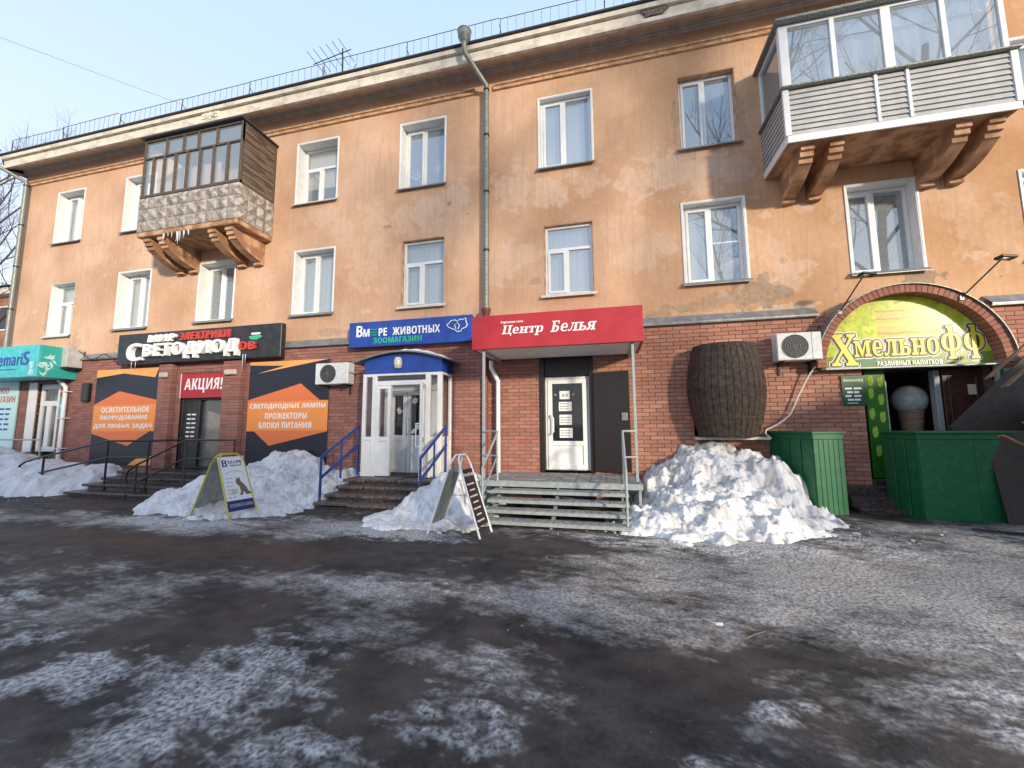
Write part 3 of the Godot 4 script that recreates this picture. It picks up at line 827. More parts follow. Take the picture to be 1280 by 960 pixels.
func right_balcony(house: Node3D) -> void:
	var x0 := 3.32; var x1 := 6.62; var zf := 1.1
	var yb := 6.66
	var b := part("balcony", bx(Vector3(x0, yb - 0.02, 0.002), Vector3(x1, yb + 0.1, zf), 0.015), M.bracket, house, "white framed glazed balcony clad in grey horizontal siding")
	for q in [3.66, 4.12, 5.95, 6.4]: part("bracket", bracket_mb(q - 0.11, q + 0.11, 6.02, yb - 0.02, 1.0), M.bracket, b)
	var y0 := yb + 0.1; var yr := 7.66; var y1 := 8.98
	part("skirt_board", bx(Vector3(x0 - 0.02, yb - 0.03, zf + 0.002), Vector3(x1 + 0.02, yb + 0.1, zf + 0.03), 0.004), M.white, b)
	part("skirt_board", bx(Vector3(x0 - 0.032, yb - 0.03, 0.01), Vector3(x0 - 0.002, yb + 0.1, zf + 0.002), 0.004), M.white, b)
	var rows := 9
	var h := (yr - y0) / rows
	var posts := [x0, lerpf(x0, x1, 0.42), lerpf(x0, x1, 0.56), x1]
	for r in rows:
		for k in 3:
			var mb := MB.new()
			siding(mb, posts[k] + 0.02, posts[k + 1] - 0.02, y0 + r * h, h, zf)
			part("slat", mb, M.siding, b)
		var ms := MB.new()
		var ya := y0 + r * h
		ms.quad(Vector3(x0 - 0.03, ya, 0.01), Vector3(x0 - 0.03, ya, zf), Vector3(x0 - 0.008, ya + h - 0.012, zf), Vector3(x0 - 0.008, ya + h - 0.012, 0.01))
		ms.quad(Vector3(x0 - 0.008, ya + h - 0.012, 0.01), Vector3(x0 - 0.008, ya + h - 0.012, zf), Vector3(x0 + 0.01, ya + h, zf), Vector3(x0 + 0.01, ya + h, 0.01))
		ms.quad(Vector3(x0 + 0.02, ya, 0.01), Vector3(x0 + 0.02, ya, zf), Vector3(x0 - 0.03, ya, zf), Vector3(x0 - 0.03, ya, 0.01))
		part("slat", ms, M.siding, b)
	for k in 4:
		var w := 0.05 if k in [0, 3] else 0.025
		part("corner_post" if k in [0, 3] else "post", bx(Vector3(posts[k] - w, yb + 0.1, zf - 0.01), Vector3(posts[k] + w, yr, zf + 0.04), 0.004), M.white, b)
	part("sill", bx(Vector3(x0 - 0.08, yr, 0.01), Vector3(x1 + 0.08, yr + 0.035, zf + 0.1), 0.006), M.pipe, b)
	var fr := MB.new()
	for t in [0.0, 0.245, 0.5, 0.755, 1.0]:
		var w := 0.075 if t in [0.0, 0.5] else 0.04
		fr.box(Vector3(lerpf(x0 + 0.05, x1 - 0.05, t) - w, yr + 0.03, zf - 0.08), Vector3(lerpf(x0 + 0.05, x1 - 0.05, t) + w, y1, zf), 0.006)
	fr.box(Vector3(x0, yr + 0.036, zf - 0.078), Vector3(x1, yr + 0.08, zf - 0.003), 0.004)
	fr.box(Vector3(x0, y1 - 0.06, zf - 0.078), Vector3(x1, y1 - 0.001, zf - 0.003), 0.004)
	frame_ring_x(fr, x0 + 0.06, 0.01, zf - 0.09, yr + 0.036, y1, 0.07)
	frame_ring_x(fr, x1, 0.01, zf - 0.09, yr + 0.036, y1, 0.07)
	part("glazing_frame", fr, M.white, b)
	for k in 4: part("pane", pane_mb(lerpf(x0 + 0.05, x1 - 0.05, k * 0.25) + 0.03, lerpf(x0 + 0.05, x1 - 0.05, k * 0.25 + 0.25) - 0.03, yr + 0.06, y1 - 0.04, zf - 0.03), M.glass_sky, b)
	var sp := MB.new()
	sp.quad(Vector3(x0 + 0.03, yr + 0.08, 0.06), Vector3(x0 + 0.03, yr + 0.08, zf - 0.12), Vector3(x0 + 0.03, y1 - 0.05, zf - 0.12), Vector3(x0 + 0.03, y1 - 0.05, 0.06))
	part("pane", sp, M.glass, b)
	part("curtain", curtain_mb(x0 + 0.15, x1 - 0.1, y1 - 0.34, y1 - 0.05, zf - 0.16, 3.0, 0.02), flat(0.2, 0.33, 0.42, 0.9), b)
	part("curtain", curtain_mb(x0 + 0.12, x1 - 0.08, yr + 0.05, y1 - 0.3, zf - 0.22, 4.0, 0.015), flat(0.3, 0.33, 0.35, 0.95), b)  # grey sheet added behind the panes so they look evenly reflecting
	var rf := MB.new()
	rf.box(Vector3(x0 - 0.1, y1 + 0.002, 0.003), Vector3(x1 + 0.1, y1 + 0.06, zf + 0.12), 0.008)
	part("balcony_roof", rf, M.pipe, b)

func siding(mb: MB, xa: float, xb: float, y: float, h: float, z: float) -> void:
	mb.quad(Vector3(xa, y, z + 0.028), Vector3(xb, y, z + 0.028), Vector3(xb, y + h - 0.012, z + 0.006), Vector3(xa, y + h - 0.012, z + 0.006))
	mb.quad(Vector3(xa, y + h - 0.012, z + 0.006), Vector3(xb, y + h - 0.012, z + 0.006), Vector3(xb, y + h, z - 0.012), Vector3(xa, y + h, z - 0.012))
	mb.quad(Vector3(xa, y, z - 0.02), Vector3(xb, y, z - 0.02), Vector3(xb, y, z + 0.028), Vector3(xa, y, z + 0.028))

func make_house() -> void:
	var house := thing("apartment_building", "three-storey orange plastered apartment building with a brick shop floor", "building", Vector3(WX0, 0, 0))
	var wl := MB.new()
	var holes := []
	for w in WINS: holes.append([w[0], w[1], w[2], w[3]])
	cut_wall(wl, WX0, WX1, WY0, WY1, holes, 0.0, Rect2(WX0, WY0, WX1 - WX0, WY1 - WY0))
	part("plaster_wall", wl, plaster_material(), house)
	var sd := MB.new()
	sd.quad(Vector3(WX0, 0, -12), Vector3(WX0, 0, 0.09), Vector3(WX0, 3.68, 0.09), Vector3(WX0, 3.68, -12))
	sd.quad(Vector3(WX0, 3.68, -12), Vector3(WX0, 3.68, 0.0), Vector3(WX0, WY1, 0), Vector3(WX0, WY1, -12))
	sd.quad(Vector3(WX1, 0, 0.1), Vector3(WX1, 0, -12), Vector3(WX1, WY1, -12), Vector3(WX1, WY1, 0.1))
	sd.quad(Vector3(WX1, 0, -12), Vector3(WX0, 0, -12), Vector3(WX0, WY1, -12), Vector3(WX1, WY1, -12))
	part("side_wall", sd, M.ochre, house)
	print("wall done ", Time.get_ticks_msec())
	make_bricks(house)
	# cornice
	var prof := [Vector2(0.0, 10.36), Vector2(0.05, 10.375), Vector2(0.05, 10.405), Vector2(0.09, 10.415), Vector2(0.09, 10.45), Vector2(0.12, 10.47)]
	var mo := MB.new()
	sweep_x(mo, prof, WX0 - 0.1, WX1)
	part("cornice_moulding", mo, M.soffit, house)
	var so := MB.new()
	sweep_x(so, [Vector2(0.12, 10.47), Vector2(0.47, 10.3)], WX0 - 0.1, WX1)
	part("soffit", so, M.soffit, house)
	var co := MB.new()
	sweep_x(co, [Vector2(0.47, 10.3), Vector2(0.47, 10.27), Vector2(0.54, 10.27), Vector2(0.55, 10.355), Vector2(0.5, 10.36), Vector2(0.5, 10.385), Vector2(0.53, 10.52), Vector2(0.51, 10.545), Vector2(0.6, 10.55), Vector2(0.62, 10.64), Vector2(0.6, 10.66)], WX0 - 0.15, WX1)
	for p in [[WX0 - 0.15, 1], [WX1, -1]]:
		co.poly([Vector3(p[0], 10.4, 0), Vector3(p[0], 10.27, 0.5), Vector3(p[0], 10.64, 0.62), Vector3(p[0], 10.64, 0)], Vector3(-p[1], 0, 0))
	sweep_side(co)
	var cn := part("cornice", co, M.cornice, house)
	# damaged spot and star ornament on the cornice
	var dm := MB.new()
	var g := RandomNumberGenerator.new(); g.seed = 8
	var pl := PackedVector2Array()
	for i in 14:
		var a := TAU * i / 14
		pl.append(Vector2(1.25 + cos(a) * g.randf_range(0.2, 0.38), 10.5 + sin(a) * g.randf_range(0.1, 0.17)))
	dm.prism(pl, 0.45, 0.56)
	part("broken_edge", dm, grainy(Color(0.09, 0.06, 0.045), Color(0.3, 0.22, 0.17), 61, 0.4, 0.95, 2.0, 0.0, 0.04), cn)
	var st := MB.new()
	for i in 8:
		var a := TAU * i / 8
		st.tube([Vector3(-10.75, 10.45, 0.555), Vector3(-10.75 + cos(a) * 0.3, 10.45 + sin(a) * 0.13, 0.56)], 0.035, 0.012, 6)
	st.cbox(Vector3(-10.75, 10.45, 0.53), Vector3(0.62, 0.17, 0.06), 0.01)
	part("star_ornament", st, M.cornice, cn)
	# string course
	for r in [[WX0 - 0.02, -3.0], [-2.52, WX1]]:
		var fz := MB.new()
		sweep_x(fz, [Vector2(0.003, 9.88), Vector2(0.05, 9.895), Vector2(0.05, 9.935), Vector2(0.03, 9.945), Vector2(0.03, 9.985), Vector2(0.065, 10.0), Vector2(0.06, 10.03), Vector2(0.003, 10.045)], r[0], r[1])
		for e in [r[0], r[1]]: fz.poly([Vector3(e, 9.88, 0.003), Vector3(e, 9.895, 0.05), Vector3(e, 10.03, 0.06), Vector3(e, 10.045, 0.003)], Vector3(signf(e - (r[0] + r[1]) * 0.5), 0, 0))
		part("string_course", fz, M.ochre, house)
	var rf := MB.new()
	rf.box(Vector3(WX0 - 0.22, 10.66, -12.2), Vector3(WX1 + 0.1, 10.7, 0.67), 0.006)
	var ap := [Vector3(WX0 - 0.2, 10.7, 0.6), Vector3(WX1, 10.7, 0.6), Vector3(WX1, 13.0, -6), Vector3(WX0 + 5, 13.0, -6)]
	rf.quad(ap[0], ap[1], ap[2], ap[3])
	rf.tri(Vector3(WX0 - 0.2, 10.7, -12.1), ap[0], ap[3])
	rf.quad(Vector3(WX1, 10.7, -12.1), Vector3(WX0 - 0.2, 10.7, -12.1), ap[3], ap[2])
	part("roof", rf, M.roof, house)
	# zinc flashing over the brickwork, in lengths
	var xx := WX0
	g.seed = 77
	while xx < WX1:
		var xe := minf(xx + 2.0, WX1)
		for seg in [[xx, xe]]:
			var a: float = seg[0]; var b: float = seg[1]
			if b > 3.98 and a < 6.6:
				if a < 3.98: b = 3.98
				elif b > 6.62: a = 6.62
				else: continue
			var dy := g.randf_range(-0.008, 0.008)
			var fl := MB.new()
			fl.quad(Vector3(a + 0.003, 3.7 + dy, 0.2), Vector3(b, 3.7 + dy, 0.2), Vector3(b, 3.87 + dy, 0.012), Vector3(a + 0.003, 3.87 + dy, 0.012))
			fl.box(Vector3(a + 0.003, 3.67 + dy, 0.188), Vector3(b, 3.699 + dy, 0.2))
			fl.box(Vector3(a + 0.003, 3.66, 0.02), Vector3(b, 3.672, 0.187))
			part("flashing", fl, M.zinc, house)
		xx = xe
	for w in WINS: make_window(house, w)
	left_balcony(house)
	right_balcony(house)
	# balcony doors behind the glazing
	shop_doors(house)

func sweep_side(co: MB) -> void:     # the cornice turning the western corner
	var x := WX0 - 0.15
	co.quad(Vector3(x, 10.27, -12), Vector3(x, 10.27, 0.5), Vector3(x, 10.64, 0.6), Vector3(x, 10.64, -12))

# ---------- shop fronts

func recess(house: Node3D, x0: float, x1: float, y0: float, y1: float, depth: float, m: Material) -> void:
	var mb := MB.new()
	var z0 := -0.3
	var z1 := z0 - depth
	mb.quad(Vector3(x0, y0, z1), Vector3(x1, y0, z1), Vector3(x1, y1, z1), Vector3(x0, y1, z1))
	mb.quad(Vector3(x0, y0, z0), Vector3(x0, y0, z1), Vector3(x0, y1, z1), Vector3(x0, y1, z0))
	mb.quad(Vector3(x1, y0, z1), Vector3(x1, y0, z0), Vector3(x1, y1, z0), Vector3(x1, y1, z1))
	mb.quad(Vector3(x0, y1, z0), Vector3(x0, y1, z1), Vector3(x1, y1, z1), Vector3(x1, y1, z0))
	mb.quad(Vector3(x0, y0, z1), Vector3(x0, y0, z0), Vector3(x1, y0, z0), Vector3(x1, y0, z1))
	part("entrance_hall", mb, m, house)

func pvc_door(house: Node3D, x0: float, x1: float, y0: float, y1: float, z: float, waist: float, label := "") -> MeshInstance3D:
	var mb := MB.new()
	frame_ring(mb, x0, x1, y0, y1, 0.05, z - 0.06, z)
	frame_ring(mb, x0 + 0.052, x1 - 0.052, y0 + 0.02, y1 - 0.052, 0.1, z - 0.05, z + 0.02)
	mb.box(Vector3(x0 + 0.15, waist - 0.05, z - 0.05), Vector3(x1 - 0.15, waist + 0.05, z + 0.019), 0.006)
	var d := part("door", mb, M.white, house, label)
	part("lower_panel", bx(Vector3(x0 + 0.14, y0 + 0.1, z - 0.03), Vector3(x1 - 0.14, waist - 0.04, z - 0.005), 0.004), M.white, d)
	part("pane", pane_mb(x0 + 0.14, x1 - 0.14, waist + 0.04, y1 - 0.14, z - 0.02), M.glass_dark, d)
	return d

func bow_handle(parent: Node, x: float, ya: float, yb: float, z: float, bulge: float) -> void:
	part("handle", tb([Vector3(x, ya, z), Vector3(x + bulge * 0.5, ya, z + 0.06), Vector3(x + bulge, ya + 0.06, z + 0.075), Vector3(x + bulge, yb - 0.06, z + 0.075), Vector3(x + bulge * 0.5, yb, z + 0.06), Vector3(x, yb, z)], 0.016, 8), M.letter_white, parent)

func shop_doors(house: Node3D) -> void:
	# lingerie shop: white glazed door in a dark frame, brown steel leaf folded open
	recess(house, -1.45, -0.28, 0.55, 3.22, 3.5, M.hall)
	var df := MB.new()
	df.box(Vector3(-1.45, 0.62, -0.1), Vector3(-1.34, 3.2, 0.12), 0.004)
	df.box(Vector3(-0.37, 0.62, -0.1), Vector3(-0.28, 3.2, 0.12), 0.004)
	df.box(Vector3(-1.34, 2.68, -0.1), Vector3(-0.37, 3.2, 0.06), 0.004)
	var frame := part("door_frame", df, M.door_brown, house)
	var d := pvc_door(house, -1.335, -0.375, 0.65, 2.67, 0.02, 1.22, "white glazed shop door with four paper notices")
	bow_handle(d, -1.24, 1.42, 1.82, 0.045, 0.09)
	for q in [[-1.02, -0.8, 2.18, 2.36], [-1.04, -0.76, 1.92, 2.12], [-1.03, -0.76, 1.62, 1.84], [-1.03, -0.75, 1.34, 1.55]]:
		var note := part("notice", bx(Vector3(q[0], q[2], 0.001), Vector3(q[1], q[3], 0.004)), M.letter_white, d)
		if q[2] > 2.1: part("lettering", letter_mb("10-19", sans_bold, Rect2(q[0] + 0.05, q[2] + 0.05, 0.13, 0.07), 0.0041, 0.005), M.dark, d)
		else:
			for k in 3: print_bars(d, Rect2(q[0] + 0.03, q[2] + 0.04 + k * 0.055, 0.2, 0.018), 0.0055, M.pipe, Transform3D(), 3, k + 5)
	for q in [-0.72, -1.11]:
		var knob := MB.new()
		knob.lathe([Vector2(0.0, 0.0), Vector2(0.025, 0.0), Vector2(0.025, 0.008), Vector2(0.0, 0.008)], Vector3(q, 2.28, 0.002), Basis(Vector3.RIGHT, PI / 2), 12)
		part("sticker", knob, M.zinc, d)
	var R := Basis(Vector3.UP, -0.2)
	var lf := MB.new()
	lf.box(Vector3(-0.27, 0.66, 0.14), Vector3(0.46, 2.72, 0.19), 0.006, R, Vector3(-0.27, 0, 0.14))
	var leaf := part("steel_door", lf, M.door_brown, house, "dark brown steel door leaf folded open beside the white door")
	var lk := MB.new()
	lk.box(Vector3(0.3, 1.7, 0.192), Vector3(0.42, 1.86, 0.22), 0.006, R, Vector3(-0.27, 0, 0.14))
	part("lock", lk, M.zinc, leaf)
	# lamp shop: dark leaf, lit strips in the glass
	recess(house, -11.6, -10.08, 0.45, 3.12, 3.5, M.hall)
	var ld := part("door", bx(Vector3(-11.58, 0.5, -0.05), Vector3(-10.98, 2.38, 0.03), 0.006), M.sign_black, house, "black shop door leaf with printed opening hours")
	for k in 6: print_bars(ld, Rect2(-11.4, 1.35 + k * 0.12, 0.34, 0.04), 0.033, M.letter_white, Transform3D(), 2, k)
	part("door_frame", frame_only(-11.6, -10.09, 0.5, 2.42, 0.05, -0.1, 0.05), M.sign_black, house)
	part("pane", pane_mb(-10.97, -10.15, 0.55, 2.38, -0.06), glass(0.02, Color(0.85, 0.87, 0.87), 0.08), house)
	part("inner_wall", bx(Vector3(-10.95, 1.0, -0.7), Vector3(-10.5, 2.3, -0.66)), M.curtain, house)
	# strips of small coloured lamps
	var g := RandomNumberGenerator.new(); g.seed = 4
	for k in 14:
		var e := StandardMaterial3D.new()
		var cc: Color = [Color(0.9, 0.9, 1.0), Color(0.25, 0.15, 0.9), Color(0.2, 0.8, 0.4)][0 if k > 11 else (1 if k > 4 else 2)]
		e.albedo_color = Color(0.02, 0.02, 0.02)
		e.emission_enabled = true
		e.emission = cc
		e.emission_energy_multiplier = 1.0
		part("led_strip", bx(Vector3(-10.42 + g.randf_range(0, 0.05), 1.5 + k * 0.058, -0.25), Vector3(-10.2, 1.52 + k * 0.058, -0.24)), e, house)
	# emaris: white door with tall panes
	recess(house, -17.32, -16.35, 0.6, 3.0, 3.5, M.hall)
	var ed := pvc_door(house, -17.3, -16.37, 0.9, 2.98, 0.04, 1.0, "white door under the teal shop canopy")
	part("stile", bx(Vector3(-16.95, 1.05, -0.02), Vector3(-16.78, 2.4, 0.058), 0.005), M.white, ed)
	part("rail", bx(Vector3(-17.15, 2.3, -0.02), Vector3(-16.5, 2.46, 0.059), 0.005), M.white, ed)
	part("side_panel", bx(Vector3(-17.7, 0.9, 0.102), Vector3(-17.34, 3.05, 0.13), 0.004), M.white, ed)
	# pet shop hall behind its porch, window behind the barrel, beer shop entrance
	recess(house, -5.3, -3.7, 0.45, 2.75, 3.5, M.hall)
	recess(house, 1.68, 2.86, 1.37, 3.08, 2.5, M.hall)
	part("window_sill", bx(Vector3(1.66, 1.31, 0.103), Vector3(2.97, 1.365, 0.3), 0.008), M.old_white, house)
	recess(house, 4.62, 6.58, 0.0, 2.64, 3.5, M.hall_brown)
	var hp := MB.new()
	hp.box(Vector3(4.7, 0.62, -0.02), Vector3(5.02, 2.6, 0.02), 0.004)
	var hops := part("door", hp, flat(0.02, 0.13, 0.008, 0.4), house, "green entrance panel printed with hop cones")
	g.seed = 33
	for q in [[4.79, 2.42], [4.94, 2.4], [4.78, 2.18], [4.93, 2.06], [4.77, 1.8], [4.93, 1.74], [4.79, 1.46], [4.92, 1.36], [4.82, 1.12], [4.95, 1.02], [4.93, 0.78]]:
		var cone := MB.new()
		var tops := [Color(0.36, 0.55, 0.05), Color(0.46, 0.62, 0.1), Color(0.25, 0.45, 0.04)]
		for r in 6:
			for s in 3:
				cone.col = tops[(r + s) % 3]
				var cx: float = q[0] + (s - 1) * 0.032 * (1.0 - absf(r - 2.5) * 0.2)
				var cy: float = q[1] + (r - 3) * 0.03
				cone.poly([Vector3(cx - 0.022, cy + 0.02, 0.0225 + r * 0.0006), Vector3(cx, cy - 0.03, 0.0225 + r * 0.0006), Vector3(cx + 0.022, cy + 0.02, 0.0225 + r * 0.0006), Vector3(cx, cy + 0.03, 0.0225 + r * 0.0006)], Vector3(0, 0, 1))
		part("hop_print", cone, M.vcol, hops)
	part("white_jamb", bx(Vector3(5.06, 0.62, -0.4), Vector3(5.22, 2.45, -0.3), 0.005), M.white, house)
	part("white_post", bx(Vector3(5.86, 0.62, -0.25), Vector3(5.95, 2.58, -0.12), 0.005), M.rail_grey, house)
	var rd := part("door", bx(Vector3(5.97, 0.62, -0.16), Vector3(6.56, 2.6, -0.1), 0.006), M.door_red, house, "dark red steel door under the arched sign")
	for q in [[0.75, 1.5], [1.6, 2.45]]:
		var pn := MB.new()
		frame_ring(pn, 6.05, 6.48, q[0], q[1], 0.03, -0.099, -0.085)
		part("moulding", pn, M.door_red, rd)
	part("notice", bx(Vector3(6.33, 2.12, -0.098), Vector3(6.47, 2.3, -0.094)), M.blind, rd)
	part("edge_strip", bx(Vector3(6.585, 0.62, 0.103), Vector3(6.63, 2.62, 0.16), 0.004), M.siding, house)
	part("threshold", bx(Vector3(4.62, 0.0, -0.3), Vector3(6.58, 0.6, 0.1), 0.01), M.wet_step, house)

func frame_only(x0: float, x1: float, y0: float, y1: float, w: float, z0: float, z1: float) -> MB:
	var mb := MB.new()
	frame_ring(mb, x0, x1, y0, y1, w, z0, z1)
	return mb

func signs() -> void:
	# lamp shop board with standing letters
	var s := thing("shop_sign", "long black sign reading СВЕТОДИОДОВ in raised white letters", "sign", Vector3(-10.9, 3.41, 0.2))
	part("board", bx(Vector3(-13.72, 3.41, 0.205), Vector3(-8.1, 4.29, 0.36), 0.01), M.sign_black, s)
	letters(s, "МИР", sans_bold, Rect2(-12.5, 4.0, 0.98, 0.2), 0.361, 0.44, M.letter_white, 0.15)
	letters(s, "ЭЛЕКТРИКИ", sans_bold, Rect2(-11.4, 4.0, 1.7, 0.21), 0.361, 0.42, M.letter_red, 0.12)
	letters(s, "С", sans_bold, Rect2(-13.2, 3.48, 0.56, 0.5), 0.361, 0.48, M.letter_white)
	letters(s, "ВЕТОДИОД", sans_bold, Rect2(-12.6, 3.48, 3.25, 0.46), 0.361, 0.48, M.letter_white)
	letters(s, "ОВ", sans_bold, Rect2(-9.36, 3.62, 0.52, 0.22), 0.361, 0.43, M.letter_red)
	var em := MB.new()
	em.prism(PackedVector2Array([Vector2(-9.1, 3.98), Vector2(-8.8, 4.02), Vector2(-8.66, 3.96), Vector2(-8.85, 3.88), Vector2(-9.05, 3.9)]), 0.361, 0.375)
	part("green_emblem", em, M.green_letter, s)
	part("emblem_cap", bx(Vector3(-9.02, 4.02, 0.361), Vector3(-8.75, 4.07, 0.38)), M.letter_white, s)
	var gi := RandomNumberGenerator.new(); gi.seed = 31
	for q in [-13.05, -9.2, -9.12, -12.9]:
		part("icicle", tb([Vector3(q, 3.5, 0.42), Vector3(q, 3.5 - gi.randf_range(0.2, 0.45), 0.42)], 0.012, 6, 0.002), M.ice, s)
	# posters of the lamp shop
	for k in 2:
		var x0: float = [-14.82, -9.25][k]; var x1: float = [-12.42, -6.8][k]
		var p := thing("poster", ["black and orange poster left of the lamp shop door reading ОСВЕТИТЕЛЬНОЕ ОБОРУДОВАНИЕ", "black and orange poster beside the air conditioner reading СВЕТОДИОДНЫЕ ЛАМПЫ"][k], "poster", Vector3(x0, 0.6, 0.11), "lamp shop posters")
		part("panel", bx(Vector3(x0, 0.55, 0.108), Vector3(x1, 3.34, 0.13), 0.003), M.navy, p)
		var hx := PackedVector2Array()
		var w := x1 - x0
		for q in ([[0.0, 2.3], [0.4, 2.68], [1.0, 2.4], [1.0, 1.6], [0.6, 1.1], [0.0, 1.45]] if k == 0 else [[0.0, 2.32], [0.66, 2.72], [0.9, 2.28], [1.0, 2.28], [1.0, 1.5], [0.3, 1.13], [0.1, 1.5], [0.0, 1.5]]): hx.append(Vector2(x0 + q[0] * w, q[1]))
		var h := MB.new(); h.prism(hx, 0.1301, 0.1325)
		part("orange_shape", h, M.orange_red, p)
		var bd := MB.new(); bd.prism(PackedVector2Array([Vector2(x0, 1.52), Vector2(x1, 1.52), Vector2(x1, 2.28), Vector2(x0, 2.26)]), 0.1327, 0.134)
		part("orange_band", bd, M.orange, p)
		var tp := MB.new(); tp.prism(PackedVector2Array([Vector2(x0, 3.33), Vector2(x1, 3.33), Vector2(lerpf(x0, x1, 0.95 if k == 0 else 0.1), 3.05 if k == 0 else 3.02), Vector2(lerpf(x0, x1, 0.45), 3.2), Vector2(x0, 3.1 if k == 0 else 3.25)]), 0.1301, 0.1325)
		part("orange_corner", tp, M.orange_light, p)
		if k == 0:
			var lw := MB.new(); lw.prism(PackedVector2Array([Vector2(-13.3, 0.56), Vector2(-12.45, 0.56), Vector2(-12.45, 0.82), Vector2(-12.9, 0.8)]), 0.1301, 0.1325)
			part("orange_corner", lw, M.orange_light, p)
		var lines: Array = [["ОСВЕТИТЕЛЬНОЕ", "ОБОРУДОВАНИЕ", "ДЛЯ ЛЮБЫХ ЗАДАЧ"], ["СВЕТОДИОДНЫЕ ЛАМПЫ", "ПРОЖЕКТОРЫ", "БЛОКИ ПИТАНИЯ"]][k]
		var ext: Array = [[0.13, 0.9], [0.12, 0.88], [0.03, 0.96]] if k == 0 else [[0.03, 0.97], [0.23, 0.75], [0.16, 0.81]]
		for i in 3: letters(p, lines[i], sans_bold, Rect2(x0 + ext[i][0] * w, 2.06 - i * 0.24, (ext[i][1] - ext[i][0]) * w, 0.155), 0.1342, 0.136, M.letter_white)
	s = thing("sale_sign", "red sign reading АКЦИЯ! over the lamp shop door", "sign", Vector3(-10.8, 2.4, 0.1))
	part("board", bx(Vector3(-11.55, 2.42, 0.105), Vector3(-10.06, 3.1, 0.15), 0.006), M.sign_red, s)
	part("white_edge", bx(Vector3(-11.57, 2.42, 0.105), Vector3(-11.551, 3.1, 0.152)), M.letter_white, s)
	letters(s, "АКЦИЯ!", sans_bold, Rect2(-11.42, 2.56, 1.3, 0.4), 0.1505, 0.154, M.letter_white, 0.06)
	# pet shop board
	s = thing("shop_sign", "blue sign reading ВМОРЕ ЖИВОТНЫХ over the blue and white porch", "sign", Vector3(-4.5, 3.5, 0.2))
	part("board", bx(Vector3(-6.14, 3.53, 0.205), Vector3(-2.95, 4.15, 0.32), 0.008), M.sign_blue, s)
	letters(s, "В", sans_bold, Rect2(-5.93, 3.78, 0.17, 0.28), 0.321, 0.33, M.letter_white)
	letters(s, "М", sans_bold, Rect2(-5.74, 3.78, 0.17, 0.19), 0.321, 0.33, M.letter_white)
	letters(s, "РЕ", sans_bold, Rect2(-5.32, 3.78, 0.22, 0.19), 0.321, 0.33, M.letter_white)
	letters(s, "ЖИВОТНЫХ", sans_bold, Rect2(-4.95, 3.78, 1.22, 0.19), 0.321, 0.33, M.letter_white)
	letters(s, "ЗООМАГАЗИН", sans_bold, Rect2(-5.46, 3.6, 1.27, 0.14), 0.321, 0.33, M.green_letter)
	var wv := MB.new()
	for k in 3:
		var yy := 3.8 + k * 0.065
		wv.tube([Vector3(-5.55, yy + 0.01, 0.327), Vector3(-5.5, yy + 0.025, 0.327), Vector3(-5.44, yy, 0.327), Vector3(-5.38, yy + 0.015, 0.327)], 0.014, -1, 6)
	part("wave_emblem", wv, M.green_letter, s)
	var dg := MB.new()
	var cx := -3.3; var cy := 3.88
	var head := []
	for q in [[-.22, .0], [-.26, .06], [-.2, .1], [-.16, .15], [-.06, .16], [.0, .12], [.05, .17], [.14, .16], [.2, .19], [.21, .1], [.24, .03], [.2, -.03], [.12, -.05], [.08, -.11], [.0, -.12], [-.06, -.07], [-.14, -.04], [-.22, .0]]: head.append(Vector3(cx + q[0], cy + q[1], 0.328))
	dg.tube(head, 0.012, -1, 6)
	dg.tube([Vector3(cx - 0.04, cy - 0.05, 0.328), Vector3(cx - 0.07, cy + 0.05, 0.328), Vector3(cx, cy + 0.09, 0.328), Vector3(cx + 0.05, cy + 0.02, 0.328), Vector3(cx + 0.01, cy - 0.06, 0.328)], 0.011, -1, 6)
	part("dog_outline", dg, M.letter_white, s)
	# red canopy
	s = thing("shop_canopy", "red canopy sign reading Центр Белья on two grey posts", "canopy", Vector3(-0.94, 0.62, 0.8))
	var cb := MB.new()
	cb.box(Vector3(-2.54, 3.08, 1.42), Vector3(0.66, 3.74, 1.5), 0.006)
	cb.box(Vector3(-2.54, 3.08, 0.22), Vector3(-2.48, 3.74, 1.419), 0.006)
	cb.box(Vector3(0.6, 3.08, 0.22), Vector3(0.66, 3.74, 1.419), 0.006)
	cb.box(Vector3(-2.48, 3.68, 0.22), Vector3(0.6, 3.735, 1.419), 0.004)
	part("red_box", cb, M.sign_red, s)
	part("underside", bx(Vector3(-2.479, 3.085, 0.22), Vector3(0.599, 3.12, 1.418), 0.002), M.reveal, s)
	letters(s, "Центр", serif_bold, Rect2(-1.93, 3.3, 0.79, 0.22), 1.501, 1.508, M.letter_white, 0.22)
	letters(s, "Белья", serif_bold, Rect2(-0.98, 3.34, 0.82, 0.21), 1.501, 1.508, M.letter_white, 0.22)
	letters(s, "Торговая сеть", sans_bold, Rect2(-1.96, 3.55, 0.45, 0.06), 1.501, 1.506, M.letter_white, 0.1)
	for q in [-2.33, 0.47]:
		part("post", bx(Vector3(q - 0.025, 0.62, 1.36), Vector3(q + 0.025, 3.08, 1.41), 0.005), M.rail_grey, s)
		part("beam", bx(Vector3(q - 0.025, 3.03, 0.11), Vector3(q + 0.025, 3.079, 1.359), 0.005), M.rail_grey, s)
	# arched beer sign
	s = thing("arched_sign", "arched yellow-green sign reading Хмельнофф under the brick arch", "sign", Vector3(5.26, 2.63, 0.1))
	var ac := MB.new()
	var im := beer_image()
	var am := StandardMaterial3D.new()
	am.albedo_texture = im
	am.roughness = 0.22
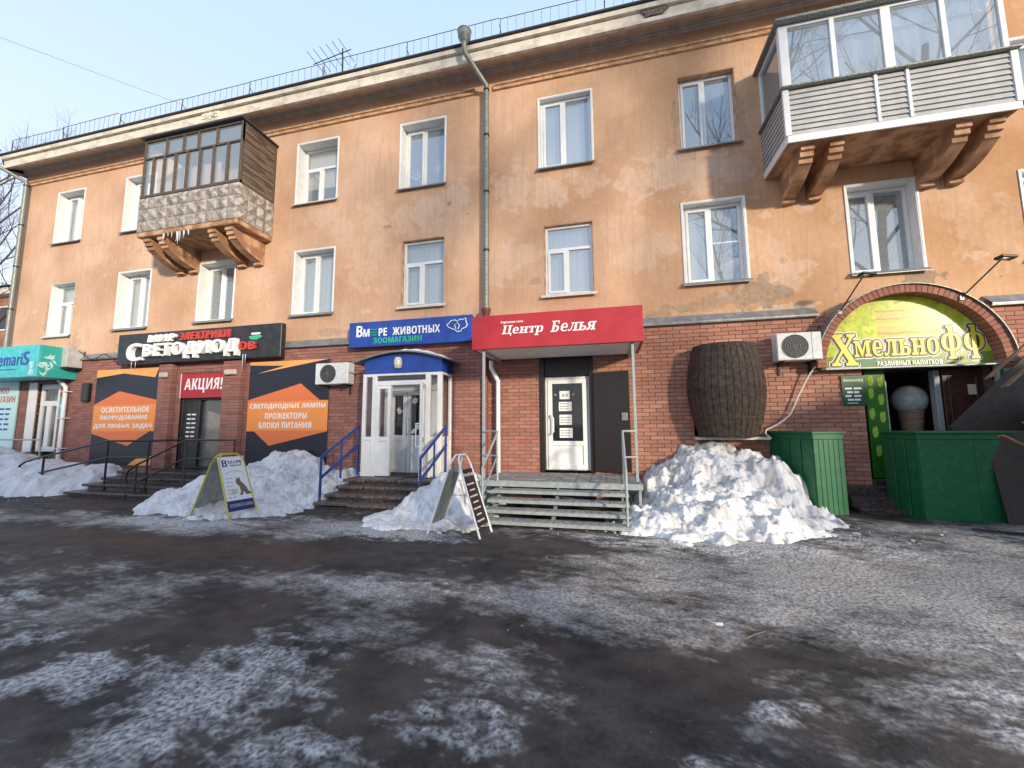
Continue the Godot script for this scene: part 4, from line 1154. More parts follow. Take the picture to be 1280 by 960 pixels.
	for i in 36:
		var a0 := PI * i / 36.0; var a1 := PI * (i + 1) / 36.0
		var A := Vector3(5.26, 2.63, 0.15)
		var B := Vector3(5.26 + cos(a0) * 1.32, 2.63 + sin(a0) * 1.32, 0.15)
		var C := Vector3(5.26 + cos(a1) * 1.32, 2.63 + sin(a1) * 1.32, 0.15)
		for q in [A, C, B]: ac.vert(q, Vector3(0, 0, 1), Vector2((q.x - 3.94) / 2.64, 1.0 - (q.y - 2.63) / 1.32))
	var face := part("board", ac, am, s)
	part("lower_edge", bx(Vector3(3.96, 2.6, 0.11), Vector3(6.56, 2.629, 0.3), 0.004), M.rail_grey, s)
	outlined(s, "Х", Rect2(4.13, 2.68, 0.42, 0.6))
	outlined(s, "мельно", Rect2(4.5, 2.84, 1.3, 0.3))
	outlined(s, "фф", Rect2(5.84, 2.74, 0.62, 0.6))
	letters(s, "РАЗЛИВНЫХ НАПИТКОВ", sans_bold, Rect2(4.85, 2.655, 0.98, 0.09), 0.1655, 0.168, M.letter_white)
	part("green_strip", bx(Vector3(4.42, 2.66, 0.151), Vector3(4.84, 2.8, 0.155)), flat(0.02, 0.14, 0.05, 0.4), s)
	# green plate
	s = thing("opening_hours_plate", "small dark green opening hours plate on the brick beside the arch", "sign", Vector3(4.46, 1.93, 0.1))
	part("plate", bx(Vector3(4.27, 1.94, 0.105), Vector3(4.65, 2.5, 0.125), 0.004), flat(0.012, 0.07, 0.03, 0.35), s)
	letters(s, "Хмельнофф", sans_bold, Rect2(4.3, 2.37, 0.32, 0.075), 0.1252, 0.127, flat(0.62, 0.66, 0.35, 0.5))
	for k in 4: print_bars(s, Rect2(4.32 + (0.03 if k % 2 else 0.0), 2.24 - k * 0.07, 0.28 - (0.06 if k % 2 else 0.0), 0.035), 0.1262, M.letter_white, Transform3D(), 2, k + 40)
	print_bars(s, Rect2(4.34, 1.98, 0.24, 0.012), 0.1262, M.letter_white, Transform3D(), 1, 44)
	# wall board behind the rubbish
	s = thing("wall_board", "green and white lettered board half hidden behind the broken panels", "sign", Vector3(6.9, 1.5, 0.1))
	part("board", bx(Vector3(6.64, 1.5, 0.105), Vector3(7.7, 2.55, 0.13), 0.004), M.panel_grey, s)
	part("green_edge", bx(Vector3(6.635, 1.5, 0.104), Vector3(6.7, 2.55, 0.134), 0.003), flat(0.02, 0.2, 0.06, 0.4), s)
	letters(s, "СКИЕ", sans_bold, Rect2(6.78, 2.12, 0.4, 0.12), 0.1305, 0.134, M.letter_white)
	letters(s, "М", sans_bold, Rect2(6.8, 1.92, 0.12, 0.11), 0.1305, 0.134, M.letter_white)
	# teal canopy of the corner shop
	s = thing("shop_canopy", "teal canopy at the corner ending in the letters emariS", "canopy", Vector3(-17.4, 3.08, 0.5))
	var tc := MB.new()
	tc.box(Vector3(-19.3, 3.08, 0.94), Vector3(-15.72, 4.0, 1.0), 0.006)
	tc.box(Vector3(-19.29, 3.98, 0.21), Vector3(-15.73, 4.0, 0.939))
	tc.box(Vector3(-19.29, 3.1, 0.21), Vector3(-15.73, 3.12, 0.939))
	part("front", tc, M.teal, s)
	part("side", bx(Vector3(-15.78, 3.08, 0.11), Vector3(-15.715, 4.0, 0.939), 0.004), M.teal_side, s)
	letters(s, "emari", sans_bold, Rect2(-17.35, 3.42, 1.0, 0.36), 1.001, 1.008, M.deep_blue)
	letters(s, "S", sans_bold, Rect2(-16.32, 3.42, 0.25, 0.4), 1.001, 1.008, M.deep_blue)
	print_bars(s, Rect2(-17.6, 3.3, 1.3, 0.03), 1.003, M.deep_blue, Transform3D(), 1, 3)
	var fl := MB.new()
	var g := RandomNumberGenerator.new(); g.seed = 21
	for i in 20:
		var y := g.randf_range(3.15, 3.7); var z := g.randf_range(0.6, 0.93)
		var a := g.randf_range(0, PI)
		var d := Vector3(0, sin(a), cos(a)); var e := Vector3(0, cos(a), -sin(a))
		var p := Vector3(-15.712 + i * 0.0003, y, z)
		fl.poly([p - d * 0.1, p + e * 0.03, p + d * 0.1, p - e * 0.03], Vector3.RIGHT)
		var q := Vector3(-15.85 - g.randf_range(0, 0.2), g.randf_range(3.12, 3.5), 1.002 + i * 0.0003)
		d = Vector3(cos(a), sin(a), 0) ; e = Vector3(-sin(a), cos(a), 0)
		fl.poly([q - d * 0.07, q + e * 0.025, q + d * 0.07, q - e * 0.025], Vector3(0, 0, 1))
	part("leaf_print", fl, M.pale_print, s)
	part("light_box", bx(Vector3(-15.712, 3.42, 0.12), Vector3(-15.5, 4.0, 0.5), 0.006), M.siding, s)
	part("light_box_foot", bx(Vector3(-15.713, 3.36, 0.12), Vector3(-15.5, 3.42, 0.501), 0.004), M.navy, s)
	s = thing("info_board", "tall pale blue board reading ЗОО МАГАЗИН beside the corner shop door", "sign", Vector3(-18.7, 0.9, 0.1))
	part("board", bx(Vector3(-19.28, 0.9, 0.11), Vector3(-18.15, 3.1, 0.15), 0.004), M.pale_print, s)
	letters(s, "ЗОО", sans_bold, Rect2(-19.02, 2.72, 0.45, 0.2), 0.1505, 0.154, M.letter_red)
	letters(s, "МАГАЗИН", sans_bold, Rect2(-19.24, 2.44, 1.0, 0.2), 0.1505, 0.154, M.letter_red)
	for k in 5: print_bars(s, Rect2(-19.2, 2.2 - k * 0.16, 0.85, 0.06), 0.152, M.deep_blue, Transform3D(), 3, k + 70)
	s = thing("door_plate", "small teal plate on the brick right of the corner shop door", "sign", Vector3(-16.1, 1.9, 0.1))
	part("plate", bx(Vector3(-16.3, 1.95, 0.104), Vector3(-16.06, 2.55, 0.12), 0.003), M.teal, s)
	part("emblem", bx(Vector3(-16.25, 2.25, 0.1205), Vector3(-16.12, 2.33, 0.123)), M.letter_white, s)

func outlined(s: Node3D, txt: String, r: Rect2) -> void:
	for lay in [[0.045, 0.1515, "outline_white", M.letter_white], [0.026, 0.1585, "outline_dark", flat(0.05, 0.045, 0.015, 0.4)]]:
		var mb := MB.new()
		for k in 12:
			var a := TAU * k / 12
			var q := letter_mb(txt, serif_bold, Rect2(r.position + Vector2(cos(a), sin(a)) * lay[0], r.size), lay[1] + k * 0.0004, lay[1] + 0.0012 + k * 0.0004)
			mb.v.append_array(q.v); mb.n.append_array(q.n); mb.c.append_array(q.c); mb.u.append_array(q.u)
		part(lay[2], mb, lay[3], s)
	letters(s, txt, serif_bold, r, 0.165, 0.172, flat(0.75, 0.6, 0.06, 0.4))

func beer_image() -> ImageTexture:
	# the printed picture on the arched sign: yellow-green foliage round a tan wooden tankard
	var W := 384; var H := 192
	var fn := FastNoiseLite.new(); fn.seed = 71; fn.frequency = 0.02; fn.fractal_octaves = 5; fn.fractal_gain = 0.6
	var im := Image.create(W, H, false, Image.FORMAT_RGB8)
	for y in H:
		for x in W:
			var a := fn.get_noise_2d(x, y)
			var b := fn.get_noise_2d(x * 3.0 + 400, y * 3.0)
			var cc := Color(0.55 + a * 0.3, 0.6 + a * 0.2, 0.05 + a * 0.05 + b * 0.03)
			cc = cc.lerp(Color(0.22, 0.38, 0.025), clampf(b * 1.6, 0, 0.75))
			if y > 158: cc = cc.lerp(Color(0.09, 0.16, 0.04), 0.75)
			var tx := x - 200 + b * 8; var ty := y - 80 + a * 6
			if absf(tx) < 62 and absf(ty) < 44 and not (absf(ty + 4) < 4):
				var plank := absf(fmod(absf(ty) + 3.0, 22.0) - 11.0)
				cc = cc.lerp(Color(0.66, 0.47, 0.14) * (0.85 + b * 0.5) if plank < 9.5 else Color(0.22, 0.14, 0.04), 0.72)
			im.set_pixel(x, y, Color(clampf(cc.r, 0, 1), clampf(cc.g, 0, 1), clampf(cc.b, 0, 1)).linear_to_srgb())
	return ImageTexture.create_from_image(im)

# ---------- porch, stairs, rails

func pet_porch() -> void:
	var x0 := -5.44; var x1 := -3.5; var zf := 0.72; var y0 := 0.5; var yh := 2.8; var w := x1 - x0
	var t := thing("entrance_porch", "white glazed entrance porch with blue header and arched roof", "porch", Vector3(-4.47, 0.5, 0.4))
	var X := func(f: float) -> float: return x0 + f * w
	var fr := MB.new()
	for q in [[0.0, 0.04], [0.125, 0.18], [0.8, 0.86], [0.945, 1.0]]: fr.box(Vector3(X.call(q[0]), y0, zf - 0.08), Vector3(X.call(q[1]), yh, zf), 0.008)
	for q in [[0.04, 0.125], [0.86, 0.945]]:
		fr.box(Vector3(X.call(q[0]), yh - 0.07, zf - 0.078), Vector3(X.call(q[1]), yh - 0.001, zf - 0.002), 0.006)
		fr.box(Vector3(X.call(q[0]), 1.3, zf - 0.078), Vector3(X.call(q[1]), 1.38, zf - 0.002), 0.006)
	fr.box(Vector3(X.call(0.18), yh - 0.05, zf - 0.078), Vector3(X.call(0.8), yh - 0.001, zf - 0.002), 0.006)
	fr.box(Vector3(X.call(0.18), yh - 0.27, zf - 0.078), Vector3(X.call(0.8), yh - 0.17, zf - 0.002), 0.006)
	fr.box(Vector3(x1 - 0.08, y0, 0.11), Vector3(x1, yh, 0.17), 0.006)
	fr.box(Vector3(x1 - 0.078, 1.3, 0.171), Vector3(x1 - 0.002, 1.38, zf - 0.082), 0.005)
	fr.box(Vector3(x1 - 0.078, yh - 0.05, 0.171), Vector3(x1 - 0.002, yh - 0.001, zf - 0.082), 0.005)
	part("frame", fr, M.white, t)
	for q in [[0.04, 0.125], [0.86, 0.945]]: part("lower_panel", bx(Vector3(X.call(q[0]), y0, zf - 0.06), Vector3(X.call(q[1]), 1.3, zf - 0.02), 0.004), M.white, t)
	part("side_panel", bx(Vector3(x1 - 0.05, y0, 0.171), Vector3(x1 - 0.02, 1.3, zf - 0.081), 0.004), M.white, t)
	part("pane", pane_mb(X.call(0.04), X.call(0.125), 1.38, yh - 0.07, zf - 0.04), M.glass_dark, t)
	part("pane", pane_mb(X.call(0.86), X.call(0.945), 1.38, yh - 0.07, zf - 0.04), M.glass_dark, t)
	part("pane", pane_mb(X.call(0.18), X.call(0.8), yh - 0.17, yh - 0.05, zf - 0.04), M.glass_dark, t)
	var sp := MB.new()
	sp.quad(Vector3(x1 - 0.035, 1.38, zf - 0.08), Vector3(x1 - 0.035, 1.38, 0.17), Vector3(x1 - 0.035, yh - 0.05, 0.17), Vector3(x1 - 0.035, yh - 0.05, zf - 0.08))
	part("pane", sp, M.glass_dark, t)
	# left leaf, shut; right leaf, swung open
	var lf := MB.new()
	frame_ring(lf, X.call(0.183), X.call(0.37), y0 + 0.02, yh - 0.275, 0.075, zf - 0.07, zf + 0.012)
	lf.box(Vector3(X.call(0.22), 1.28, zf - 0.068), Vector3(X.call(0.335), 1.38, zf + 0.011), 0.005)
	var l := part("door_leaf", lf, M.white, t)
	part("lower_panel", bx(Vector3(X.call(0.22), y0 + 0.09, zf - 0.05), Vector3(X.call(0.335), 1.28, zf - 0.01), 0.004), M.white, l)
	part("pane", pane_mb(X.call(0.22), X.call(0.335), 1.38, yh - 0.34, zf - 0.03), M.glass_dark, l)
	var px: float = X.call(0.795)
	var R := Basis(Vector3.UP, 1.97)
	var o := Vector3(px, 0, zf)
	var rl := MB.new()
	for q in [[-0.72, -0.64], [-0.08, 0.0]]: rl.box(Vector3(px + q[0], y0 + 0.02, zf - 0.06), Vector3(px + q[1], yh - 0.28, zf), 0.006, R, o)
	for q in [[y0 + 0.02, y0 + 0.1], [1.28, 1.38], [yh - 0.36, yh - 0.28]]: rl.box(Vector3(px - 0.64, q[0], zf - 0.058), Vector3(px - 0.08, q[1], zf - 0.002), 0.005, R, o)
	rl.box(Vector3(px - 0.64, y0 + 0.1, zf - 0.05), Vector3(px - 0.08, 1.28, zf - 0.02), 0.004, R, o)
	var r := part("door_leaf", rl, M.white, t, "white door leaf swung open towards the street")
	var gp := MB.new()
	var c4 := []
	for q in [[-0.64, 1.38], [-0.08, 1.38], [-0.08, yh - 0.36], [-0.64, yh - 0.36]]: c4.append(R * (Vector3(px + q[0], q[1], zf - 0.03) - o) + o)
	gp.quad(c4[0], c4[1], c4[2], c4[3])
	part("pane", gp, M.glass, r)
	for sd in [0.06, -0.1]:
		var hd := []
		for q in [[1.2, 0.0], [1.2, 1.0], [1.66, 1.0], [1.66, 0.0]]: hd.append(R * (Vector3(px - 0.68, q[0], zf - 0.03 + sd * q[1]) - o) + o)
		part("handle", tb(hd, 0.014, 8), M.letter_white, r)
	# inner doors
	var inn := MB.new()
	var iz := 0.02
	for q in [[-5.12, -4.69], [-4.68, -4.25]]:
		frame_ring(inn, q[0], q[1], 0.52, 2.45, 0.1, iz - 0.05, iz + 0.02)
		inn.box(Vector3(q[0] + 0.1, 1.28, iz - 0.048), Vector3(q[1] - 0.1, 1.4, iz + 0.018), 0.005)
		inn.box(Vector3(q[0] + 0.1, 0.62, iz - 0.03), Vector3(q[1] - 0.1, 1.28, iz), 0.004)
	inn.box(Vector3(-5.29, 0.52, iz - 0.05), Vector3(-5.13, 2.74, iz + 0.019), 0.005)
	inn.box(Vector3(-5.12, 2.46, iz - 0.05), Vector3(-3.72, 2.74, iz + 0.018), 0.005)
	inn.box(Vector3(-4.24, 0.52, iz - 0.05), Vector3(-3.71, 2.45, iz + 0.018), 0.005)
	var id := part("inner_door", inn, M.white, t)
	for q in [[-5.02, -4.79], [-4.58, -4.35]]: part("pane", pane_mb(q[0], q[1], 1.4, 2.35, iz - 0.02), M.glass_dark, id)
	bow_handle(id, -4.65, 1.42, 1.8, iz + 0.02, 0.03)
	var gs := RandomNumberGenerator.new(); gs.seed = 9
	for q in [[-4.9, 1.98], [-4.47, 2.22], [-4.42, 1.6], [-4.5, 1.5]]:
		var st := MB.new()
		var pl := PackedVector2Array()
		for i in 9: pl.append(Vector2(q[0], q[1]) + Vector2(cos(TAU * i / 9), sin(TAU * i / 9)) * gs.randf_range(0.04, 0.1))
		st.prism(pl, iz - 0.018, iz - 0.016)
		part("sticker", st, M.letter_white, id)
	part("floor_mat", bx(Vector3(-4.9, y0 + 0.001, 0.11), Vector3(-3.8, y0 + 0.02, zf - 0.1)), M.dark, t)
	# header with a low arch
	var hd := PackedVector2Array([Vector2(x0 + 0.04, yh), Vector2(x1, yh)])
	for i in 13:
		var f := 1.0 - i / 12.0
		hd.append(Vector2(lerpf(x0 + 0.04, x1, f), 3.1 + sin(f * PI) * 0.14))
	var hm := MB.new(); hm.prism(hd, zf - 0.06, zf + 0.006)
	part("header", hm, M.sign_blue, t)
	part("side_header", bx(Vector3(x1 - 0.06, yh, 0.11), Vector3(x1 + 0.004, 3.1, zf - 0.061), 0.004), M.sign_blue, t)
	var rf := MB.new()
	var pr := PackedVector2Array()
	for i in 13:
		var f := i / 12.0
		pr.append(Vector2(lerpf(x0 - 0.2, x1 + 0.2, f), 3.04 + sin(f * PI) * 0.22))
	for i in 13:
		var f := 1.0 - i / 12.0
		pr.append(Vector2(lerpf(x0 - 0.2, x1 + 0.2, f), 3.07 + sin(f * PI) * 0.22))
	rf.prism(pr, 0.11, zf + 0.14)
	part("roof_sheet", rf, M.pipe, t)
	var sn := MB.new()
	sn.col = Color(0.72, 0.73, 0.76)
	var ps := PackedVector2Array()
	for i in 11:
		var f := lerpf(0.52, 0.98, i / 10.0)
		ps.append(Vector2(lerpf(x0 - 0.2, x1 + 0.2, f), 3.072 + sin(f * PI) * 0.22))
	for i in 11:
		var f := lerpf(0.98, 0.52, i / 10.0)
		ps.append(Vector2(lerpf(x0 - 0.2, x1 + 0.2, f), 3.08 + sin(f * PI) * 0.22 + sin(i * 2.2) * 0.012 + 0.035 * sin(PI * i / 10.0)))
	sn.prism(ps, 0.12, zf + 0.13)
	part("roof_snow", sn, M.snow, t)
	var lm := MB.new()
	lm.lathe([Vector2(0.0, -0.14), Vector2(0.07, -0.12), Vector2(0.095, -0.05), Vector2(0.095, 0.05), Vector2(0.07, 0.12), Vector2(0.0, 0.14)], Vector3(-4.55, 3.03, zf + 0.02), Basis(), 14)
	part("lamp", lm, M.lamp_glass, t)

func slabs(t: Node3D, nm: String, m: Material, x0: float, x1: float, y1: float, z0: float, z1: float, th: float, g: RandomNumberGenerator) -> void:
	# a worn tread laid of separate slabs
	var x := x0
	while x < x1 - 0.05:
		var e := minf(x + g.randf_range(0.5, 0.8), x1)
		if x1 - e < 0.2: e = x1
		var dy := g.randf_range(-0.012, 0.006)
		part(nm, bx(Vector3(x + 0.004, y1 - th + dy, z0), Vector3(e - 0.004, y1 + dy, z1 + g.randf_range(-0.02, 0.015)), 0.012), m, t)
		x = e

func stairs() -> void:
	var g := RandomNumberGenerator.new(); g.seed = 55
	# lingerie shop: steel stair with paved treads and open risers
	var t := thing("steel_stairs", "grey steel stairs with paved treads below the red canopy", "stairs", Vector3(-0.9, 0, 1.9))
	var fr := MB.new()
	fr.box(Vector3(-2.35, 0.5, 1.5), Vector3(0.55, 0.6, 1.56), 0.005)
	fr.box(Vector3(-2.35, 0.5, 0.12), Vector3(-2.29, 0.6, 1.499), 0.005)
	fr.box(Vector3(0.49, 0.5, 0.12), Vector3(0.55, 0.6, 1.499), 0.005)
	part("landing_frame", fr, M.stair_metal, t)
	for i in 10:
		for j in 5:
			var a := Vector3(-2.28 + i * 0.277, 0.55, 0.13 + j * 0.273)
			part("paving_tile", bx(a, a + Vector3(0.268, 0.05 + g.randf_range(-0.004, 0.006), 0.264), 0.005), M.paving, t)
	part("landing_deck", bx(Vector3(-2.28, 0.52, 0.13), Vector3(0.48, 0.549, 1.49)), M.stair_metal, t)
	for k in 4:
		var y := 0.48 - k * 0.122
		var za := 1.54 + k * 0.235
		var x0 := -2.05 - 0.0 * k; var x1 := 0.3
		var st := MB.new()
		frame_ring_y(st, x0, x1, za, za + 0.3, y - 0.055, y - 0.006, 0.03)
		st.box(Vector3(x0 + 0.03, y - 0.05, za + 0.03), Vector3(x1 - 0.03, y - 0.036, za + 0.27))
		part("tread_frame", st, M.stair_metal, t)
		for i in 8: part("paving_tile", bx(Vector3(x0 + 0.034 + i * 0.286, y - 0.035, za + 0.034), Vector3(x0 + 0.034 + i * 0.286 + 0.279, y + g.randf_range(-0.003, 0.004), za + 0.266), 0.004), M.paving, t)
	for q in [-1.95, -0.9, 0.2]:
		var sg := MB.new()
		sg.prism(PackedVector2Array([Vector2(1.5, 0.52), Vector2(1.62, 0.42), Vector2(2.5, 0.03), Vector2(2.5, -0.02), Vector2(2.3, -0.02), Vector2(1.5, 0.36)]), q - 0.02, q + 0.02, Transform3D(Basis(Vector3(0, 0, 1), Vector3(0, 1, 0), Vector3(-1, 0, 0)), Vector3(2 * q, 0, 0)))
		part("stringer", sg, M.stair_metal, t)
	for q in [-2.3, 0.5]: part("leg", bx(Vector3(q - 0.025, -0.02, 1.44), Vector3(q + 0.025, 0.499, 1.49), 0.004), M.stair_metal, t)
	# handrails
	for s in [-1, 1]:
		var xi := -2.02 if s < 0 else 0.24
		var xo := -2.33 if s < 0 else 0.47
		var h := thing("handrail", "grey pipe handrail on the %s side of the steel stairs" % ("left" if s < 0 else "right"), "handrail", Vector3(xi, 0.6, 1.6), "steel stair handrails")
		part("post", tb([Vector3(xi, 0.56, 1.53), Vector3(xi, 1.5, 1.53)], 0.022), M.rail_grey, h)
		part("top_rail", tb([Vector3(xo, 1.5, 1.42), Vector3(xi, 1.5, 1.53), Vector3(xi, 1.42, 1.62), Vector3(xi, 0.92, 2.45)], 0.021), M.rail_grey, h)
		part("lower_rail", tb([Vector3(xo, 1.05, 1.42), Vector3(xi, 1.05, 1.53), Vector3(xi, 0.5, 2.44)], 0.018), M.rail_grey, h)
		part("post", tb([Vector3(xi, -0.02, 2.46), Vector3(xi, 0.93, 2.44)], 0.021), M.rail_grey, h)
	# pet shop steps
	t = thing("stone_steps", "worn brown stone steps below the white and blue porch", "stairs", Vector3(-4.5, 0, 1.2))
	part("core", bx(Vector3(-5.5, -0.05, 0.11), Vector3(-3.55, 0.44, 1.05)), M.wet_step, t)
	slabs(t, "slab", M.brown_step, -5.6, -3.45, 0.5, 0.11, 1.12, 0.06, g)
	for k in 3:
		var zz := 1.1 + k * 0.26
		part("riser", bx(Vector3(-5.55 - k * 0.06, -0.05, zz - 0.2), Vector3(-3.6 + k * 0.02, 0.31 - k * 0.13, zz + 0.2)), M.wet_step, t)
		slabs(t, "slab", M.brown_step, -5.6 - k * 0.06, -3.55 + k * 0.02, 0.375 - k * 0.125, zz - 0.15, zz + 0.24, 0.06, g)
	for s in [0, 1]:
		var xa: float = [-5.66, -3.48][s]
		var h := thing("handrail", ["blue flat handrail left of the white porch", "blue flat handrail right of the white porch"][s], "handrail", Vector3(xa, 0, 1.4), "pet shop handrails")
		var zb := 1.72; var za := 0.5
		for q in [0.0, -0.42]:
			var a := Vector3(xa, 1.0 + q, zb); var b := Vector3(xa + 0.02, 1.62 + q, za)
			part("rail", bar(a, b, 0.06, 0.03), M.rail_blue, h)
		part("post", bar(Vector3(xa, 0.02, zb), Vector3(xa, 1.02, zb), 0.055, 0.03), M.rail_blue, h)
		part("post", bar(Vector3(xa, 0.5, 1.1), Vector3(xa, 1.3, 1.1), 0.045, 0.03), M.rail_blue, h)
		part("post", bar(Vector3(xa, 0.5, za), Vector3(xa, 1.64, za), 0.055, 0.03), M.rail_blue, h)
		part("foot", bar(Vector3(xa, 0.0, zb), Vector3(xa, 0.2, zb), 0.035, 0.036), M.zinc, h)
	# lamp shop steps
	t = thing("dark_steps", "wet dark steps leading up to the lamp shop door", "stairs", Vector3(-10.9, 0, 1.2))
	part("core", bx(Vector3(-12.2, -0.05, 0.26), Vector3(-9.4, 0.46, 0.95)), M.wet_step, t)
	slabs(t, "slab", M.wet_step, -12.3, -9.3, 0.52, 0.26, 1.02, 0.07, g)
	for k in 3:
		var zz := 1.0 + k * 0.32
		part("riser", bx(Vector3(-12.28 - k * 0.05, -0.05, zz - 0.2), Vector3(-9.3, 0.33 - k * 0.13, zz + 0.22)), M.wet_step, t)
		slabs(t, "slab", M.wet_step, -12.36 - k * 0.07, -9.3, 0.4 - k * 0.13, zz - 0.2, zz + 0.29, 0.06, g)
	var h2 := thing("handrail", "black looped pipe handrail running down left of the lamp shop steps", "handrail", Vector3(-13, 0, 1.5))
	var zr := 1.55
	part("top_rail", tb([Vector3(-10.5, 1.3, 0.4), Vector3(-10.5, 1.3, zr), Vector3(-11.76, 1.3, zr), Vector3(-12.6, 1.15, zr), Vector3(-14.1, 0.87, zr), Vector3(-14.6, 0.76, zr), Vector3(-14.8, 0.66, zr), Vector3(-14.84, 0.56, zr), Vector3(-14.76, 0.45, zr), Vector3(-14.55, 0.41, zr), Vector3(-14.1, 0.48, zr), Vector3(-11.8, 0.9, zr), Vector3(-10.5, 0.92, zr)], 0.024), M.rail_black, h2)
	for q in [[-13.95, 0.9], [-11.8, 1.3], [-10.5, 1.3]]: part("post", tb([Vector3(q[0], -0.02, zr), Vector3(q[0], q[1], zr)], 0.023), M.rail_black, h2)
	h2 = thing("handrail", "brown-black pipe handrail right of the lamp shop steps behind the yellow stand", "handrail", Vector3(-10, 0, 1.5))
	zr = 1.62
	part("top_rail", tb([Vector3(-11.0, 0.3, zr), Vector3(-11.02, 0.5, zr), Vector3(-10.95, 0.62, zr), Vector3(-10.75, 0.74, zr), Vector3(-9.3, 1.33, zr), Vector3(-7.95, 1.33, zr)], 0.024), M.rail_brown, h2)
	part("lower_rail", tb([Vector3(-10.72, 0.34, zr), Vector3(-9.3, 0.92, zr), Vector3(-7.95, 0.92, zr)], 0.018), M.rail_brown, h2)
	for q in [[-10.72, 0.75], [-9.3, 1.33], [-7.95, 1.33]]: part("post", tb([Vector3(q[0], -0.02, zr), Vector3(q[0], q[1], zr)], 0.022), M.rail_brown, h2)
	h2 = thing("handrail", "grey rail in front of the corner shop door", "handrail", Vector3(-17, 0.6, 1.3))
	part("top_rail", tb([Vector3(-19.5, 1.3, 1.0), Vector3(-15.2, 1.3, 1.0)], 0.022), M.rail_grey, h2)
	for q in [-19.0, -17.0, -15.2]: part("post", tb([Vector3(q, 0.3, 1.0), Vector3(q, 1.3, 1.0)], 0.02), M.rail_grey, h2)
	# beer shop steps
	t = thing("entrance_steps", "dark icy steps between the two green boxes", "stairs", Vector3(4.6, 0, 0.5))
	for k in 3: part("step", bx(Vector3(4.05, -0.02, 0.11), Vector3(6.6, 0.5 - k * 0.15, 0.32 + k * 0.24), 0.015), M.wet_step, t)

func frame_ring_y(mb: MB, x0: float, x1: float, z0: float, z1: float, y0: float, y1: float, w: float) -> void:
	mb.box(Vector3(x0, y0, z0), Vector3(x0 + w, y1, z1), 0.003)
	mb.box(Vector3(x1 - w, y0, z0), Vector3(x1, y1, z1), 0.003)
	mb.box(Vector3(x0 + w, y0, z0), Vector3(x1 - w, y1, z0 + w), 0.003)
	mb.box(Vector3(x0 + w, y0, z1 - w), Vector3(x1 - w, y1, z1), 0.003)

func bar(a: Vector3, b: Vector3, h: float, w: float) -> MB:      # a flat bar from a to b
	var d := b - a
	var z := d.normalized()
	var x := Vector3.RIGHT if absf(z.x) < 0.9 else Vector3.UP
	x = (x - z * x.dot(z)).normalized()
	var y := z.cross(x)
	var mb := MB.new()
	mb.cbox(Vector3.ZERO, Vector3(w, h, d.length()), 0.004, Basis(x, y, z))
	for i in mb.v.size(): mb.v[i] += (a + b) * 0.5
	return mb

# ---------- things on the wall and in the yard

func air_conditioner(x0: float, y0: float, label: String, w: float, h: float) -> void:
	var zf := 0.42
	var t := thing("air_conditioner", label, "air conditioner", Vector3(x0, y0, 0.1), "outdoor air conditioner units")
	var mb := MB.new()
	mb.box(Vector3(x0, y0, 0.16), Vector3(x0 + w, y0 + h, zf), 0.015)
	part("casing", mb, M.ac, t)
	var R := Basis(Vector3.RIGHT, PI / 2)
	var c := Vector3(x0 + w * 0.4, y0 + h * 0.5, zf + 0.002)
	var r := h * 0.42
	var fan := MB.new()
	fan.lathe([Vector2(0.0, 0.0), Vector2(r, 0.0), Vector2(r, 0.004), Vector2(0, 0.004)], c, R, 28)
	part("fan_opening", fan, M.ac_dark, t)
	var gr := MB.new()
	for k in 5:
		var rr := r * (k + 1) / 5.0
		var ring := []
		for i in 25: ring.append(c + Vector3(cos(TAU * i / 24) * rr, sin(TAU * i / 24) * rr, 0.014))
		gr.tube(ring, 0.0035, -1, 4, false)
	for i in 12: gr.tube([c + Vector3(0, 0, 0.016), c + Vector3(cos(TAU * i / 12) * r, sin(TAU * i / 12) * r, 0.012)], 0.003, -1, 4)
	part("grille", gr, M.pipe, t)
	part("side_cover", bx(Vector3(x0 + w * 0.78, y0 + 0.01, zf + 0.001), Vector3(x0 + w - 0.015, y0 + h - 0.01, zf + 0.008), 0.003), M.ac, t)
	for q in [0.15, 0.85]:
		var br := MB.new()
		br.box(Vector3(x0 + w * q - 0.02, y0 - 0.035, 0.1), Vector3(x0 + w * q + 0.02, y0 - 0.002, zf + 0.02), 0.003)
		br.box(Vector3(x0 + w * q - 0.02, y0 - 0.25, 0.1), Vector3(x0 + w * q + 0.02, y0 - 0.036, 0.125), 0.003)
		part("bracket", br, M.iron, t)

